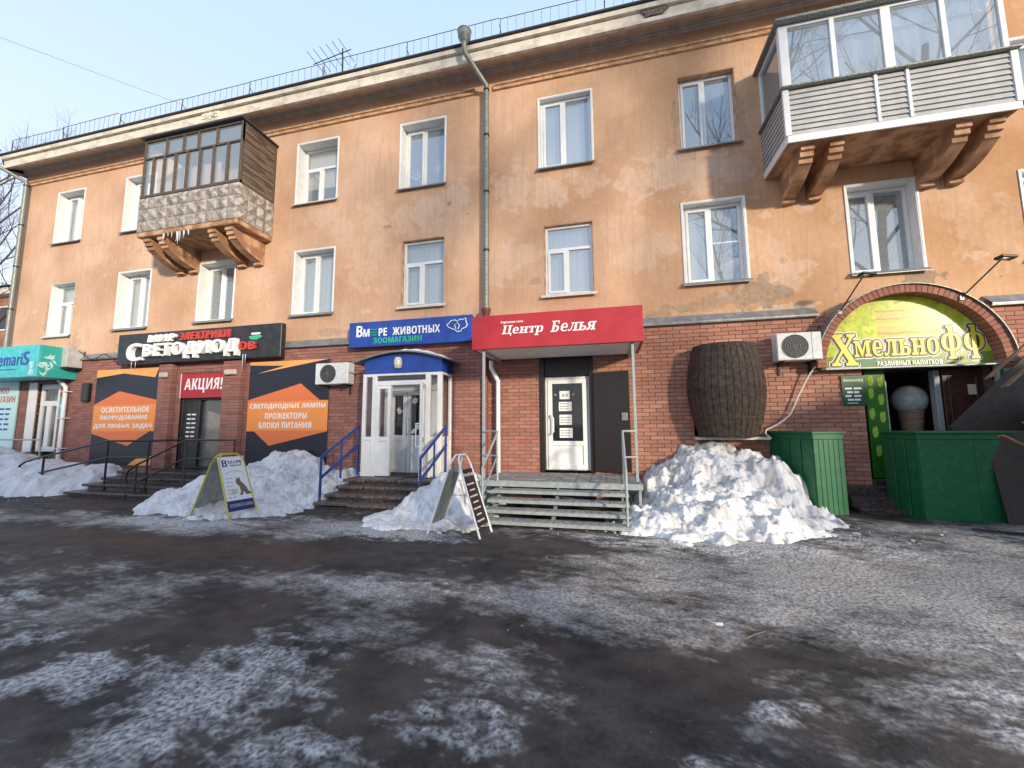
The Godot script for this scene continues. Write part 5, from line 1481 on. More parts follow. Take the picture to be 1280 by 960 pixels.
func barrel() -> void:
	var t := thing("barrel", "big dark wooden barrel mounted on the brick wall above the snow", "barrel", Vector3(2.27, 1.37, 0.4))
	var cx := 2.24; var cz := 0.3; var y0 := 1.38; var y1 := 3.14
	var R := func(f: float) -> float: return lerpf(0.5, 0.54, f) + 0.17 * sin(PI * clampf(f * 0.96 + 0.02, 0, 1))
	var n := 22
	for i in n:
		var a0 := PI * (-0.14) + PI * 1.28 * i / n
		var a1 := PI * (-0.14) + PI * 1.28 * (i + 0.9) / n
		var mb := MB.new()
		for k in 10:
			var f0 := k / 10.0; var f1 := (k + 1) / 10.0
			var q := []
			for e in [[f0, a0], [f0, a1], [f1, a1], [f1, a0]]:
				var r: float = R.call(e[0])
				q.append(Vector3(cx - cos(e[1]) * r, lerpf(y0, y1, e[0]), cz + sin(e[1]) * r * 0.85))
			mb.quad(q[0], q[1], q[2], q[3])
			for e in [[q[0], q[3]], [q[1], q[2]]]:
				var inn := Vector3(cx, 0, cz)
				var pa: Vector3 = e[0]; var pb: Vector3 = e[1]
				mb.quad(pa, pb, pb + (inn - Vector3(pb.x, 0, pb.z)) * 0.04, pa + (inn - Vector3(pa.x, 0, pa.z)) * 0.04)
		part("stave", mb, M.barrel, t)
	var core := MB.new()
	var pr := []
	for k in 11: pr.append(Vector2(R.call(k / 10.0) * 0.84 * 0.985, lerpf(y0, y1, k / 10.0)))
	core.lathe(pr, Vector3(cx, 0, cz), Basis().scaled(Vector3(1.17, 1, 1)), 30)
	part("core", core, M.barrel, t)
	for f in [0.2, 0.48, 0.72]:
		var hp := []
		for i in 25:
			var a := PI * (-0.14) + PI * 1.28 * i / 24
			var r: float = R.call(f) + 0.006
			hp.append(Vector3(cx - cos(a) * r, lerpf(y0, y1, f), cz + sin(a) * r * 0.85))
		var hm := MB.new()
		for i in 24: 
			var A: Vector3 = hp[i]; var B: Vector3 = hp[i + 1]
			hm.quad(A - Vector3(0, 0.02, 0), B - Vector3(0, 0.02, 0), B + Vector3(0, 0.02, 0), A + Vector3(0, 0.02, 0))
		part("hoop", hm, M.hoop, t)
	var lid := MB.new()
	lid.lathe([Vector2(0.0, 0.0), Vector2(0.44, 0.0), Vector2(0.44, 0.02), Vector2(0.0, 0.02)], Vector3(cx, y1 - 0.05, cz), Basis(), 24)
	part("lid", lid, M.barrel, t)
	var sn := MB.new()
	sn.col = Color(0.7, 0.71, 0.74)
	var g := RandomNumberGenerator.new(); g.seed = 3
	var pts := []
	for i in 16: pts.append(Vector3(cx + 0.05 + cos(TAU * i / 16) * g.randf_range(0.26, 0.4), y1 - 0.02, cz + 0.03 + sin(TAU * i / 16) * g.randf_range(0.25, 0.36)))
	for i in 16: sn.poly([pts[i], pts[(i + 1) % 16], Vector3(cx + 0.06, y1 + 0.07, cz)], Vector3.UP)
	part("snow_cap", sn, M.snow, t)

func green_box(c0: Vector3, turn: float, w: float, d: float, h: float, label: String) -> void:
	# a boarded box; c0 its front left foot
	var t := thing("green_box", label, "box", c0, "green boarded boxes beside the beer shop")
	var R := Basis(Vector3.UP, turn)
	var T := func(mb: MB) -> MB:
		for i in mb.v.size():
			mb.v[i] = R * mb.v[i] + c0
			mb.n[i] = R * mb.n[i]
		return mb
	part("body", T.call(bx(Vector3(0.02, 0, -d), Vector3(w - 0.02, h - 0.05, -0.02))), M.green_box, t)
	var n := int(round(w / (0.09 if w < 1.0 else 0.75)))
	for i in n:
		part("board", T.call(bx(Vector3(w * i / n + 0.003, 0.0, -0.019), Vector3(w * (i + 1) / n - 0.003, h - 0.13, 0.003), 0.004)), M.green_box, t)
	var m := int(round(d / 0.26))
	for i in m: part("side_board", T.call(bx(Vector3(-0.003, 0.0, -d * (i + 1) / m + 0.003), Vector3(0.019, h - 0.13, -d * i / m - 0.022), 0.004)), M.green_box, t)
	part("fascia", T.call(bx(Vector3(-0.012, h - 0.13, -d), Vector3(w + 0.012, h - 0.04, 0.014), 0.005)), M.green_box, t)
	part("cap", T.call(bx(Vector3(-0.04, h - 0.04, -d), Vector3(w + 0.04, h, 0.04), 0.006)), M.green_box, t)

func rubbish() -> void:
	var t := thing("broken_wardrobe", "dark brown wardrobe panels heaped against the wall by the red door", "rubbish", Vector3(6.6, 0, 0.9))
	var lay := [[Vector3(6.62, 1.86, 0.62), Vector3(2.3, 1.15, 0.03), Vector3(-0.12, 0.1, 0.72)], [Vector3(6.4, 0.78, 1.3), Vector3(1.5, 1.42, 0.03), Vector3(-0.16, -0.25, 0.04)], [Vector3(7.0, 1.0, 1.15), Vector3(1.2, 2.0, 0.03), Vector3(-0.2, 0.2, -0.3)]]
	for q in lay:
		var R := Basis.from_euler(q[2])
		var mb := MB.new()
		mb.cbox(q[0], q[1], 0.004, R, q[0])
		part("panel", mb, M.chipboard, t)
	for q in [[Vector3(5.85, 2.3, 0.95), Vector3(6.65, 2.95, 0.75)], [Vector3(6.0, 2.15, 1.0), Vector3(6.85, 2.85, 0.85)], [Vector3(5.5, 1.42, 1.5), Vector3(6.4, 0.8, 1.62)], [Vector3(5.85, 1.62, 1.45), Vector3(6.7, 1.05, 1.55)], [Vector3(4.9, 0.13, 1.7), Vector3(6.6, 0.13, 2.3)]]:
		part("batten", bar(q[0], q[1], 0.11 if q[0].y > 1 else 0.03, 0.03), M.batten if q[0].y > 1 else M.chipboard, t)
	var b := MB.new()
	var fn := FastNoiseLite.new(); fn.seed = 12; fn.frequency = 2.2
	var c := Vector3(6.42, 1.8, 1.16)
	var P := func(i: int, k: int) -> Vector3:
		var a := PI * i / 10.0; var f := TAU * k / 14.0
		var d := Vector3(sin(a) * cos(f), cos(a), sin(a) * sin(f))
		return c + d * Vector3(0.25, 0.33, 0.16) * (1.0 + fn.get_noise_3dv(d * 1.3) * 0.5)
	for i in 10:
		for k in 14: b.quad(P.call(i + 1, k), P.call(i, k), P.call(i, k + 1), P.call(i + 1, k + 1))
	single("plastic_sack", b, M.bag, "white and blue crumpled plastic sack on the broken wardrobe", "sack")

func a_frame(c: Vector3, turn: float, half: float, wid: float, h: float, m: Material, kind: int) -> void:
	var t := thing("pavement_sign", ["yellow framed folding stand with a cat picture on the snow", "white framed folding stand with a dark red panel by the steel stairs"][kind], "folding sign", c, "folding pavement signs")
	var B := Transform3D(Basis(Vector3.UP, turn), c)
	var hw := wid * 0.5
	for s in [1, -1]:
		var pts := []
		for q in [[0.0, -hw], [0.86, -hw + 0.03], [0.95, -hw + 0.06], [1.0, -hw + 0.12], [1.0, hw - 0.12], [0.95, hw - 0.06], [0.86, hw - 0.03], [0.0, hw]]:
			pts.append(B * Vector3(s * lerpf(half, 0.03, q[0]), h * q[0], q[1]))
		part("frame", tb(pts, 0.016, 8), m, t)
		var len := sqrt(pow(half - 0.03, 2) + h * h)
		var up := Vector3(-s * (half - 0.03), h, 0) / len
		var right := Vector3(0, 0, -1) if s > 0 else Vector3(0, 0, 1)
		var T := B * Transform3D(Basis(right, up, right.cross(up)), Vector3(s * half, 0, 0))
		var y0 := 0.13 * len; var y1 := 0.955 * len if kind == 0 else 0.82 * len
		var mb := MB.new()
		mb.box(Vector3(-hw + 0.02, y0, -0.004), Vector3(hw - 0.02, y1, 0.004), 0.001)
		for i in mb.v.size():
			mb.n[i] = T.basis * mb.n[i]
			mb.v[i] = T * mb.v[i]
		var pm: Material = (M.letter_white if s > 0 else M.panel_grey) if kind == 0 else (M.maroon if s > 0 else M.panel_grey)
		var pan := part("panel", mb, pm, t)
		if s < 0: continue
		if kind == 0:
			var w := hw - 0.025
			letters(pan, "В", sans_bold, Rect2(-w + 0.05, y1 - 0.19, 0.09, 0.13), 0.0045, 0.006, M.deep_blue, 0, T)
			letters(pan, "М", sans, Rect2(-w + 0.16, y1 - 0.14, 0.07, 0.065), 0.0045, 0.006, M.iron, 0, T)
			letters(pan, "РЕ", sans_bold, Rect2(-w + 0.31, y1 - 0.14, 0.09, 0.065), 0.0045, 0.006, M.iron, 0, T)
			letters(pan, "животных", sans, Rect2(-w + 0.18, y1 - 0.19, 0.21, 0.035), 0.0045, 0.006, M.iron, 0, T)
			var wv := MB.new()
			for k in 3: wv.tube([T * Vector3(-w + 0.245, y1 - 0.135 + k * 0.022, 0.005), T * Vector3(-w + 0.27, y1 - 0.128 + k * 0.022, 0.005), T * Vector3(-w + 0.295, y1 - 0.135 + k * 0.022, 0.005)], 0.004, -1, 4)
			part("wave_emblem", wv, M.iron, pan)
			for k in 6: print_bars(pan, Rect2(-w + 0.05, y1 - 0.42 - k * 0.07, 0.14, 0.012), 0.0055, M.zinc, T, 2, k + 90)
			var arc := []
			for i in 9: arc.append(T * Vector3(-w + 0.06 + i * 0.042, y1 - 0.33 + sin(PI * i / 8.0) * 0.06, 0.005))
			var am := MB.new(); am.tube(arc, 0.004, -1, 4)
			part("printed_curve", am, M.zinc, pan)
			# a sitting tabby cat by a bowl
			var cat := MB.new()
			var o := Vector2(w - 0.13, y1 - 0.74)
			var pl := PackedVector2Array()
			for q in [[-0.075, 0.0], [-0.07, 0.03], [-0.05, 0.05], [-0.05, 0.16], [-0.075, 0.19], [-0.1, 0.23], [-0.1, 0.27], [-0.085, 0.3], [-0.085, 0.345], [-0.062, 0.315], [-0.04, 0.315], [-0.02, 0.34], [-0.018, 0.29], [-0.012, 0.25], [0.03, 0.2], [0.07, 0.13], [0.085, 0.06], [0.14, 0.03], [0.15, 0.0], [0.03, 0.0], [0.02, 0.04], [-0.01, 0.06], [-0.02, 0.0]]: pl.append(o + Vector2(q[0], q[1]))
			cat.prism(pl, 0.0042, 0.0055, T)
			part("cat_print", cat, grainy(Color(0.05, 0.035, 0.025), Color(0.3, 0.22, 0.15), 95, 0.12, 0.5, 0.0, 0.0, 0.04), pan)
			var bw := MB.new()
			bw.prism(PackedVector2Array([Vector2(o.x - 0.22, o.y + 0.1), Vector2(o.x - 0.09, o.y + 0.14), Vector2(o.x - 0.09, o.y + 0.05), Vector2(o.x - 0.2, o.y + 0.02)]), 0.0042, 0.005, T)
			part("bowl_print", bw, M.blind, pan)
			var nv := MB.new()
			nv.box(Vector3(-hw + 0.021, y0 + 0.001, 0.0041), Vector3(hw - 0.021, y0 + 0.19, 0.0052))
			for i in nv.v.size():
				nv.n[i] = T.basis * nv.n[i]
				nv.v[i] = T * nv.v[i]
			part("navy_band", nv, flat(0.012, 0.02, 0.14, 0.4), pan)
			letters(pan, "ЗООМАГАЗИН", sans, Rect2(-w + 0.03, y0 + 0.07, 0.4, 0.06), 0.0055, 0.0068, flat(0.55, 0.6, 0.42, 0.5), 0, T)
		else:
			letters(pan, "Центр Белья", serif_bold, Rect2(-hw + 0.06, y1 - 0.12, wid - 0.12, 0.06), 0.0045, 0.006, M.letter_white, 0, T)
			for k in 7: print_bars(pan, Rect2(-hw + 0.07 + (0.04 if k % 2 else 0.0), y1 - 0.24 - k * 0.09, wid - 0.14 - (0.08 if k % 2 else 0.0), 0.024), 0.0055, M.old_white, T, 1, k + 20)
	part("hinge_strap", tb([B * Vector3(-half * 0.55, h * 0.45, -hw + 0.02), B * Vector3(half * 0.55, h * 0.45, -hw + 0.02)], 0.006, 6), m, t)

func pipes_and_lamps() -> void:
	# rain pipes with funnel heads
	for q in [[-2.66, -3.02, "grey rain pipe with funnel head between the canopies", 4.3, true], [-18.98, -19.55, "grey rain pipe with funnel head at the far left corner", 4.1, false]]:
		var x: float = q[0]; var xf: float = q[1]
		var t := thing("rain_pipe", q[2], "rain pipe", Vector3(x, q[3], 0.16), "rain pipes")
		var y: float = q[3]
		while y < 9.75:
			var e := minf(y + 1.45, 9.85)
			part("pipe_length", tb([Vector3(x, y, 0.16), Vector3(x, e, 0.16)], 0.064, 14, 0.06), M.pipe, t)
			part("clamp", tb([Vector3(x, e - 0.06, 0.16), Vector3(x, e - 0.02, 0.16)], 0.072, 14), M.iron, t)
			y = e
		part("elbow", tb([Vector3(x, 9.85, 0.16), Vector3(x, 9.93, 0.17), Vector3(xf, 10.36, 0.72), Vector3(xf, 10.46, 0.76), Vector3(xf, 10.62, 0.76)], 0.062, 14), M.pipe, t)
		var fn := MB.new()
		fn.lathe([Vector2(0.06, 0.0), Vector2(0.085, 0.03), Vector2(0.15, 0.14), Vector2(0.155, 0.26), Vector2(0.17, 0.28), Vector2(0.15, 0.27), Vector2(0.12, 0.14)], Vector3(xf, 10.58, 0.76), Basis(), 18)
		part("funnel", fn, M.pipe, t)
		if q[4]:
			var sh := MB.new()
			sh.lathe([Vector2(0.05, -0.2), Vector2(0.11, 0.0), Vector2(0.11, 0.04), Vector2(0.06, 0.04)], Vector3(x, 4.26, 0.17), Basis(), 16)
			part("outlet_shoe", sh, M.red_pipe, t)
	single("red_pipe", tb([Vector3(-2.66, 0.3, 0.2), Vector3(-2.66, 3.5, 0.2)], 0.055, 12), M.red_pipe, "dark red downpipe between the porch and the red canopy", "rain pipe")
	single("white_pipe", tb([Vector3(-2.36, 0.6, 0.24), Vector3(-2.36, 2.6, 0.24), Vector3(-2.5, 2.9, 0.3), Vector3(-2.5, 3.05, 0.3)], 0.05, 12), M.white, "white plastic downpipe behind the left canopy post", "rain pipe")
	var wp := thing("white_pipe", "white plastic downpipe at the corner shop door", "rain pipe", Vector3(-15.95, 0.6, 0.2))
	part("pipe", tb([Vector3(-15.95, 0.5, 0.2), Vector3(-15.95, 2.85, 0.2), Vector3(-16.1, 3.0, 0.24), Vector3(-16.2, 3.06, 0.24)], 0.055, 12), M.white, wp)
	for q in [1.0, 1.9, 2.7]: part("clamp", bx(Vector3(-16.02, q, 0.101), Vector3(-15.82, q + 0.03, 0.27), 0.003), M.white, wp)
	var mb2 := thing("meter_box", "black box with cables on the brick left of the first poster", "box", Vector3(-15.15, 2.4, 0.1))
	part("box", bx(Vector3(-15.3, 2.4, 0.102), Vector3(-15.02, 2.95, 0.2), 0.006), M.iron, mb2)
	part("box_door", bx(Vector3(-15.27, 2.43, 0.201), Vector3(-15.05, 2.92, 0.21), 0.004), M.roof, mb2)
	# arm lamps over the arch
	for q in [[Vector3(4.22, 3.66, 0.4), Vector3(4.45, 4.2, 0.75), "left"], [Vector3(6.05, 3.78, 0.4), Vector3(6.4, 4.3, 0.75), "right"]]:
		var t := thing("arm_lamp", "small flood lamp on a thin arm at the %s of the arched sign" % q[2], "lamp", q[0], "lamps over the arched sign")
		part("arm", tb([q[0], q[1]], 0.012, 8), M.iron, t)
		var hd := MB.new()
		hd.cbox(q[1] + Vector3(0.05, 0.02, 0), Vector3(0.22, 0.05, 0.16), 0.012, Basis(Vector3(0, 0, 1), -0.15), q[1])
		part("head", hd, M.iron, t)
		part("foot", bx(q[0] - Vector3(0.03, 0.05, 0.05), q[0] + Vector3(0.03, 0.03, 0.01), 0.004), M.zinc, t)
		part("glass", bx(q[1] + Vector3(-0.03, -0.016, -0.06), q[1] + Vector3(0.13, -0.0065, 0.06), 0.001), M.lamp_glass, t)
	# hose
	var pts := []
	var ctl := [Vector3(3.9, 2.78, 0.3), Vector3(3.72, 2.55, 0.25), Vector3(3.5, 2.1, 0.2), Vector3(3.35, 1.78, 0.2), Vector3(3.1, 1.58, 0.2), Vector3(2.92, 1.5, 0.22), Vector3(2.9, 1.42, 0.24), Vector3(2.98, 1.34, 0.3)]
	var cv := Curve3D.new()
	for i in ctl.size():
		var tn: Vector3 = (ctl[mini(i + 1, 7)] - ctl[maxi(i - 1, 0)]) / 6.0
		cv.add_point(ctl[i], -tn, tn)
	for i in 41: pts.append(cv.sample_baked(cv.get_baked_length() * i / 40.0))
	single("drain_hose", tb(pts, 0.016, 8), M.hose, "thin pale hose hanging from the right air conditioner", "hose")
	# cable over the street, wires on the wall
	pts = []
	for i in 31:
		var f := i / 30.0
		pts.append(Vector3(-12.2, 11.3, 0.3).lerp(Vector3(-21.2, 11.9, 11.1), f) - Vector3(0, 0.5 * sin(PI * f) * 0.4, 0))
	single("overhead_cable", tb(pts, 0.007, 5), M.zinc, "thin overhead cable crossing the sky to the roof", "cable")
	pts = []
	for i in 21: pts.append(Vector3(lerpf(-15.5, -13.74, i / 20.0), lerpf(3.82, 3.6, i / 20.0) + 0.1 * cos(i * 0.5), 0.24))
	single("wall_cable", tb(pts, 0.012, 5), M.cable, "black cable looping between the teal canopy and the black sign", "cable")
	pts = []
	for i in 21: pts.append(Vector3(5.4 + i * 0.05, 3.92 - 0.004 * pow(i - 4, 2) * 0.55, 0.36))
	single("sign_cable", tb(pts, 0.006, 5), M.cable, "thin black wire drooping along the top of the arched sign", "cable")

func roof_rail() -> void:
	var t := thing("roof_railing", "thin metal snow railing along the roof edge", "railing", Vector3(-8, 10.7, 0.3))
	var x := -19.0
	var z := 0.6
	var k := 0
	var g := RandomNumberGenerator.new(); g.seed = 44
	while x < 4.0:
		var dz := g.randf_range(-0.03, 0.03)
		part("top_bar", tb([Vector3(x, 11.14 + g.randf_range(-0.02, 0.02), z + dz), Vector3(x + 2.4, 11.14 + g.randf_range(-0.02, 0.02), z + dz)], 0.008, 6), M.roof_iron, t)
		part("support", bar(Vector3(x, 10.7, z - 0.02), Vector3(x + 0.02, 11.14, z + dz), 0.03, 0.012), M.roof_iron, t)
		part("brace", tb([Vector3(x, 10.75, z - 0.35), Vector3(x, 11.0, z + dz)], 0.01, 5), M.roof_iron, t)
		for i in 11: part("bar", tb([Vector3(x + 0.2 * (i + 1), 10.73, z + dz), Vector3(x + 0.2 * (i + 1) + g.randf_range(-0.01, 0.01), 11.14, z + dz)], 0.0045, 5), M.roof_iron, t)
		x += 2.4
	part("bottom_bar", tb([Vector3(-19.0, 10.76, z), Vector3(5.0, 10.76, z)], 0.008, 5), M.roof_iron, t)
	t = thing("television_antenna", "leaning rooftop television antenna above the cornice", "antenna", Vector3(-7, 10.9, -1))
	part("mast", tb([Vector3(-7.65, 10.9, -1.0), Vector3(-7.7, 13.35, -1.0)], 0.02, 8), M.iron, t)
	part("boom", tb([Vector3(-8.75, 13.05, -1.0), Vector3(-7.4, 13.25, -1.0)], 0.014, 6), M.iron, t)
	for i in 6: part("element", tb([Vector3(-8.65 + i * 0.22, 13.06 + i * 0.032, -1.4), Vector3(-8.65 + i * 0.22, 13.08 + i * 0.032, -0.6)], 0.009, 5), M.iron, t)
	for q in [[-8.9, 12.4], [-7.2, 12.7], [-8.4, 12.9]]: part("stay", tb([Vector3(q[0], q[1], -1.0), Vector3(-8.1 + (q[0] + 8.1) * 0.2, 11.1, -0.8)], 0.009, 5), M.iron, t)

# ---------- snow, ground

func smooth(a: float, b: float, x: float) -> float:
	var t := clampf((x - a) / (b - a), 0.0, 1.0)
	return t * t * (3.0 - 2.0 * t)

func snow_pile(nm: String, label: String, r: Rect2, bumps: Array, seed_: int, step: float, blocky: float, dirt: float) -> void:
	var n1 := FastNoiseLite.new(); n1.seed = seed_; n1.frequency = 1.1; n1.fractal_octaves = 3
	var n2 := FastNoiseLite.new(); n2.seed = seed_ + 1; n2.frequency = 7.0; n2.fractal_octaves = 4; n2.fractal_gain = 0.6
	var cl := FastNoiseLite.new(); cl.seed = seed_ + 2; cl.noise_type = FastNoiseLite.TYPE_CELLULAR; cl.frequency = 2.1; cl.cellular_return_type = FastNoiseLite.RETURN_CELL_VALUE; cl.domain_warp_enabled = true; cl.domain_warp_amplitude = 0.25; cl.domain_warp_frequency = 1.5
	var ce := FastNoiseLite.new(); ce.seed = seed_ + 2; ce.noise_type = FastNoiseLite.TYPE_CELLULAR; ce.frequency = 2.1; ce.cellular_return_type = FastNoiseLite.RETURN_DISTANCE2_SUB; ce.domain_warp_enabled = true; ce.domain_warp_amplitude = 0.25; ce.domain_warp_frequency = 1.5
	var dn := FastNoiseLite.new(); dn.seed = seed_ + 5; dn.frequency = 2.4; dn.fractal_octaves = 5; dn.fractal_gain = 0.65
	var lump := FastNoiseLite.new(); lump.seed = seed_ + 9; lump.noise_type = FastNoiseLite.TYPE_CELLULAR; lump.frequency = 5.5; lump.cellular_return_type = FastNoiseLite.RETURN_DISTANCE
	var nx := int(r.size.x / step) + 1; var nz := int(r.size.y / step) + 1
	var hs := PackedFloat32Array(); hs.resize(nx * nz)
	var vs := PackedVector3Array(); vs.resize(nx * nz)
	var cs := PackedColorArray(); cs.resize(nx * nz)
	for j in nz:
		for i in nx:
			var x := r.position.x + i * step; var z := r.position.y + j * step
			var wx := x + n1.get_noise_2d(x * 1.7, z * 1.7 + 50) * 0.3; var wz := z + n1.get_noise_2d(x * 1.7 + 80, z * 1.7) * 0.3
			var h := -0.08
			for b in bumps:
				var d := pow((wx - b[0]) / b[2], 2) + pow((wz - b[1]) / b[3], 2)
				if d < 1.3: h = maxf(h, b[4] * (1.0 - pow(d, 0.75)) + 0.04) if d < 1.0 else maxf(h, b[4] * (1.0 - d) * 0.6)
			var k := smooth(0.0, 0.3, h)
			if blocky > 1.0 and h > 0.12:      # old snow lies in slabs, one above the other
				var q := h / 0.17 + n1.get_noise_2d(x * 0.8, z * 0.8 + 20.0) * 1.3
				var fr := q - floorf(q)
				h += (smooth(0.35, 0.95, fr) - fr) * 0.17 * 0.75
			h += n1.get_noise_2d(x, z) * 0.12 * k + n2.get_noise_2d(x, z) * (0.012 + 0.016 * k)
			h += cl.get_noise_2d(x, z) * 0.075 * blocky * k
			var e := ce.get_noise_2d(x, z)
			if blocky > 0 and e < -0.9: h -= (-(e + 0.9)) * 0.7 * blocky * k
			h -= lump.get_noise_2d(x, z) * 0.018 * k
			hs[j * nx + i] = h
			# slices of plough lumps lean outwards a little
			vs[j * nx + i] = Vector3(x + n2.get_noise_2d(x * 0.7 + 31, z * 0.7) * 0.02 * k, h, z + n2.get_noise_2d(x * 0.7, z * 0.7 + 17) * 0.025 * k)
			var dd := clampf((dn.get_noise_2d(x, z) + 0.1) * 2.2, 0.0, 1.0) * dirt
			var sp := clampf((n2.get_noise_2d(x * 2.3 + 9, z * 2.3) - 0.28) * 6.0, 0.0, 1.0) * 0.55 * dirt
			var cc := Color(0.72, 0.705, 0.685).lerp(Color(0.3, 0.28, 0.265), clampf(dd * 0.7, 0, 1)).lerp(Color(0.12, 0.105, 0.1), sp)
			cs[j * nx + i] = cc
	var ids := PackedInt32Array()
	for j in nz - 1:
		for i in nx - 1:
			var a := j * nx + i
			if maxf(maxf(hs[a], hs[a + 1]), maxf(hs[a + nx], hs[a + nx + 1])) < -0.03: continue
			ids.append_array(PackedInt32Array([a, a + 1, a + nx + 1, a, a + nx + 1, a + nx]))
	var o := grid_mesh(nm, vs, cs, PackedVector2Array(), ids, nx, nz, M.snow)
	o.set_meta("label", label); o.set_meta("category", "snow pile"); o.set_meta("group", "shovelled snow piles")

func grid_mesh(nm: String, vs: PackedVector3Array, cs: PackedColorArray, us: PackedVector2Array, ids: PackedInt32Array, nx: int, nz: int, m: Material) -> MeshInstance3D:
	var ns := PackedVector3Array(); ns.resize(vs.size())
	for j in nz:
		for i in nx:
			var a := vs[j * nx + mini(i + 1, nx - 1)] - vs[j * nx + maxi(i - 1, 0)]
			var b := vs[mini(j + 1, nz - 1) * nx + i] - vs[maxi(j - 1, 0) * nx + i]
			ns[j * nx + i] = b.cross(a).normalized()
	var arr := []
	arr.resize(Mesh.ARRAY_MAX)
	arr[Mesh.ARRAY_VERTEX] = vs; arr[Mesh.ARRAY_NORMAL] = ns
	if cs.size(): arr[Mesh.ARRAY_COLOR] = cs
	if us.size(): arr[Mesh.ARRAY_TEX_UV] = us
	arr[Mesh.ARRAY_INDEX] = ids
	var am := ArrayMesh.new()
	am.add_surface_from_arrays(Mesh.PRIMITIVE_TRIANGLES, arr)
	var o := MeshInstance3D.new()
	o.name = numbered(self, nm)
	o.mesh = am
	o.material_override = m
	add_child(o)
	return o

var gn: Array[FastNoiseLite] = []
# patches read off the photograph: x, z, half sizes, turn, strength
const SNOWY := [[1.3, 2.9, 1.7, .4, 0, 1.1], [3.2, 2.4, 1.0, .6, .2, .85], [-7.2, 3.3, 2.0, .35, 0, 1.0], [-3.2, 3.2, 1.3, .4, 0, 1.1], [-10.2, 3.1, 1.5, .25, 0, .6], [-5.2, 2.5, .6, .4, 0, .7], [5.4, 2.0, .9, .3, 0, .8], [-4.35, 6.5, .55, .2, .1, .9], [-3.45, 6.75, .7, .26, -.3, 1.0], [-2.45, 6.75, .42, .75, -.1, 1.1], [-2.2, 6.35, .5, .35, 0.2, .8], [-5.5, 6.05, .45, .18, 0, .85], [-1.5, 6.95, .5, .3, 0, .7], [-.75, 6.6, .42, .4, 0, .75], [-.85, 6.1, .2, .3, 0, .5], [2.2, 6.0, .6, .5, .3, .75], [.85, 6.12, .2, .1, 0, .8], [.5, 6.6, .4, .2, 0, .6], [-3.9, 7.3, .9, .3, 0, .8], [-2.7, 5.05, .8, .13, 0, .55], [-1.7, 4.9, .8, .14, 0, .6], [-4.9, 5.2, .6, .1, 0, .55], [-1.2, 4.3, 1.0, .12, 0, .4], [3.0, 5.2, .8, .4, 0, .55], [1.1, 4.2, .8, .2, .2, .35], [-7.0, 4.9, 1.2, .15, 0, .5]]
const ICY := [[2.8, 3.9, 3.6, 1.7, 0, 1.0], [0.8, 3.7, 1.9, .8, 0, .9], [1.6, 2.8, 2.2, .5, 0, .9], [4.2, 3.2, 2.0, 1.6, 0, .9], [-2.4, 5.05, 1.5, .4, 0, .75], [-.9, 5.0, 1.2, .45, 0, .75], [0.2, 5.1, 1.4, .5, 0, .7], [2.2, 5.6, 1.6, .8, 0, .6], [-7.0, 3.4, 3.5, .5, 0, .9], [-4.2, 3.1, 1.5, .55, 0, 1.0], [-11.5, 3.6, 3.0, .5, 0, .7], [-4.8, 5.7, 1.4, .5, 0, .55], [-.6, 6.0, .6, .6, 0, .5], [-1.6, 5.9, .9, .35, 0.2, .5], [-5.8, 6.6, 1.6, .9, 0, .6], [4.5, 1.8, 1.6, .9, 0, .6], [-.1, 6.2, .5, .3, 0, .35], [1.3, 6.7, 1.0, .4, 0, .5]]
const WET := [[-5.5, 4.35, 3.6, .42, 0, .9], [-2.2, 3.75, 1.6, .28, 0.05, .8], [-.7, 3.35, 1.0, .28, .05, 1.0], [-.4, 5.62, .22, .13, 0, 1.0], [-1.5, 6.3, .35, .7, 0, .6], [0.2, 5.9, .9, .35, 0, .6], [-3.3, 5.9, .9, .45, 0, .5], [-.2, 6.9, 1.0, .5, 0, .5], [1.1, 5.6, .8, .25, 0, .5], [-11.0, 2.6, 1.6, .5, 0, .8], [4.4, .9, .7, .6, 0, .9]]

func blob(l: Array, x: float, z: float) -> float:
	var s := 0.0
	for b in l:
		var dx: float = x - b[0]; var dz: float = z - b[1]
		var c: float = dx + dz * b[4]; var e: float = dz - dx * b[4]
		var d: float = c * c / (b[2] * b[2]) + e * e / (b[3] * b[3])
		if d < 4.0: s = maxf(s, b[5] * exp(-d * 0.9))
	return s


func ground_mix(x: float, z: float) -> Vector3:      # (snow crust, ice film, wet) each 0..1
	# the patch outlines wander
	var wx := x + gn[3].get_noise_2d(x, z) * 0.35
	var wz := z + gn[3].get_noise_2d(x + 40.0, z) * 0.22
	var f: float = gn[1].get_noise_2d(x, z * 1.4) * 0.7 + gn[1].get_noise_2d(x * 0.25 + z * 0.12, z * 0.9 - x * 0.2) * 0.6
	var m: float = gn[0].get_noise_2d(x, z * 1.3)
	var s := clampf((blob(SNOWY, wx, wz) * 1.05 + m * 0.3 + f * 0.6 - 0.45) * 2.0, 0.0, 1.0)
	var w := blob(WET, wx, wz)
	var i := clampf((blob(ICY, wx, wz) * 1.3 - w * 0.9 + m * 0.7 + f * 0.75 - 0.22) * 1.05, 0.0, 1.0)
	return Vector3(s, i, w)

func ground_base(x: float, z: float) -> float:
	return 0.012 + gn[2].get_noise_2d(x, z) * 0.02 + 0.11 * smooth(2.0, 3.4, x) * smooth(3.6, 1.4, z)

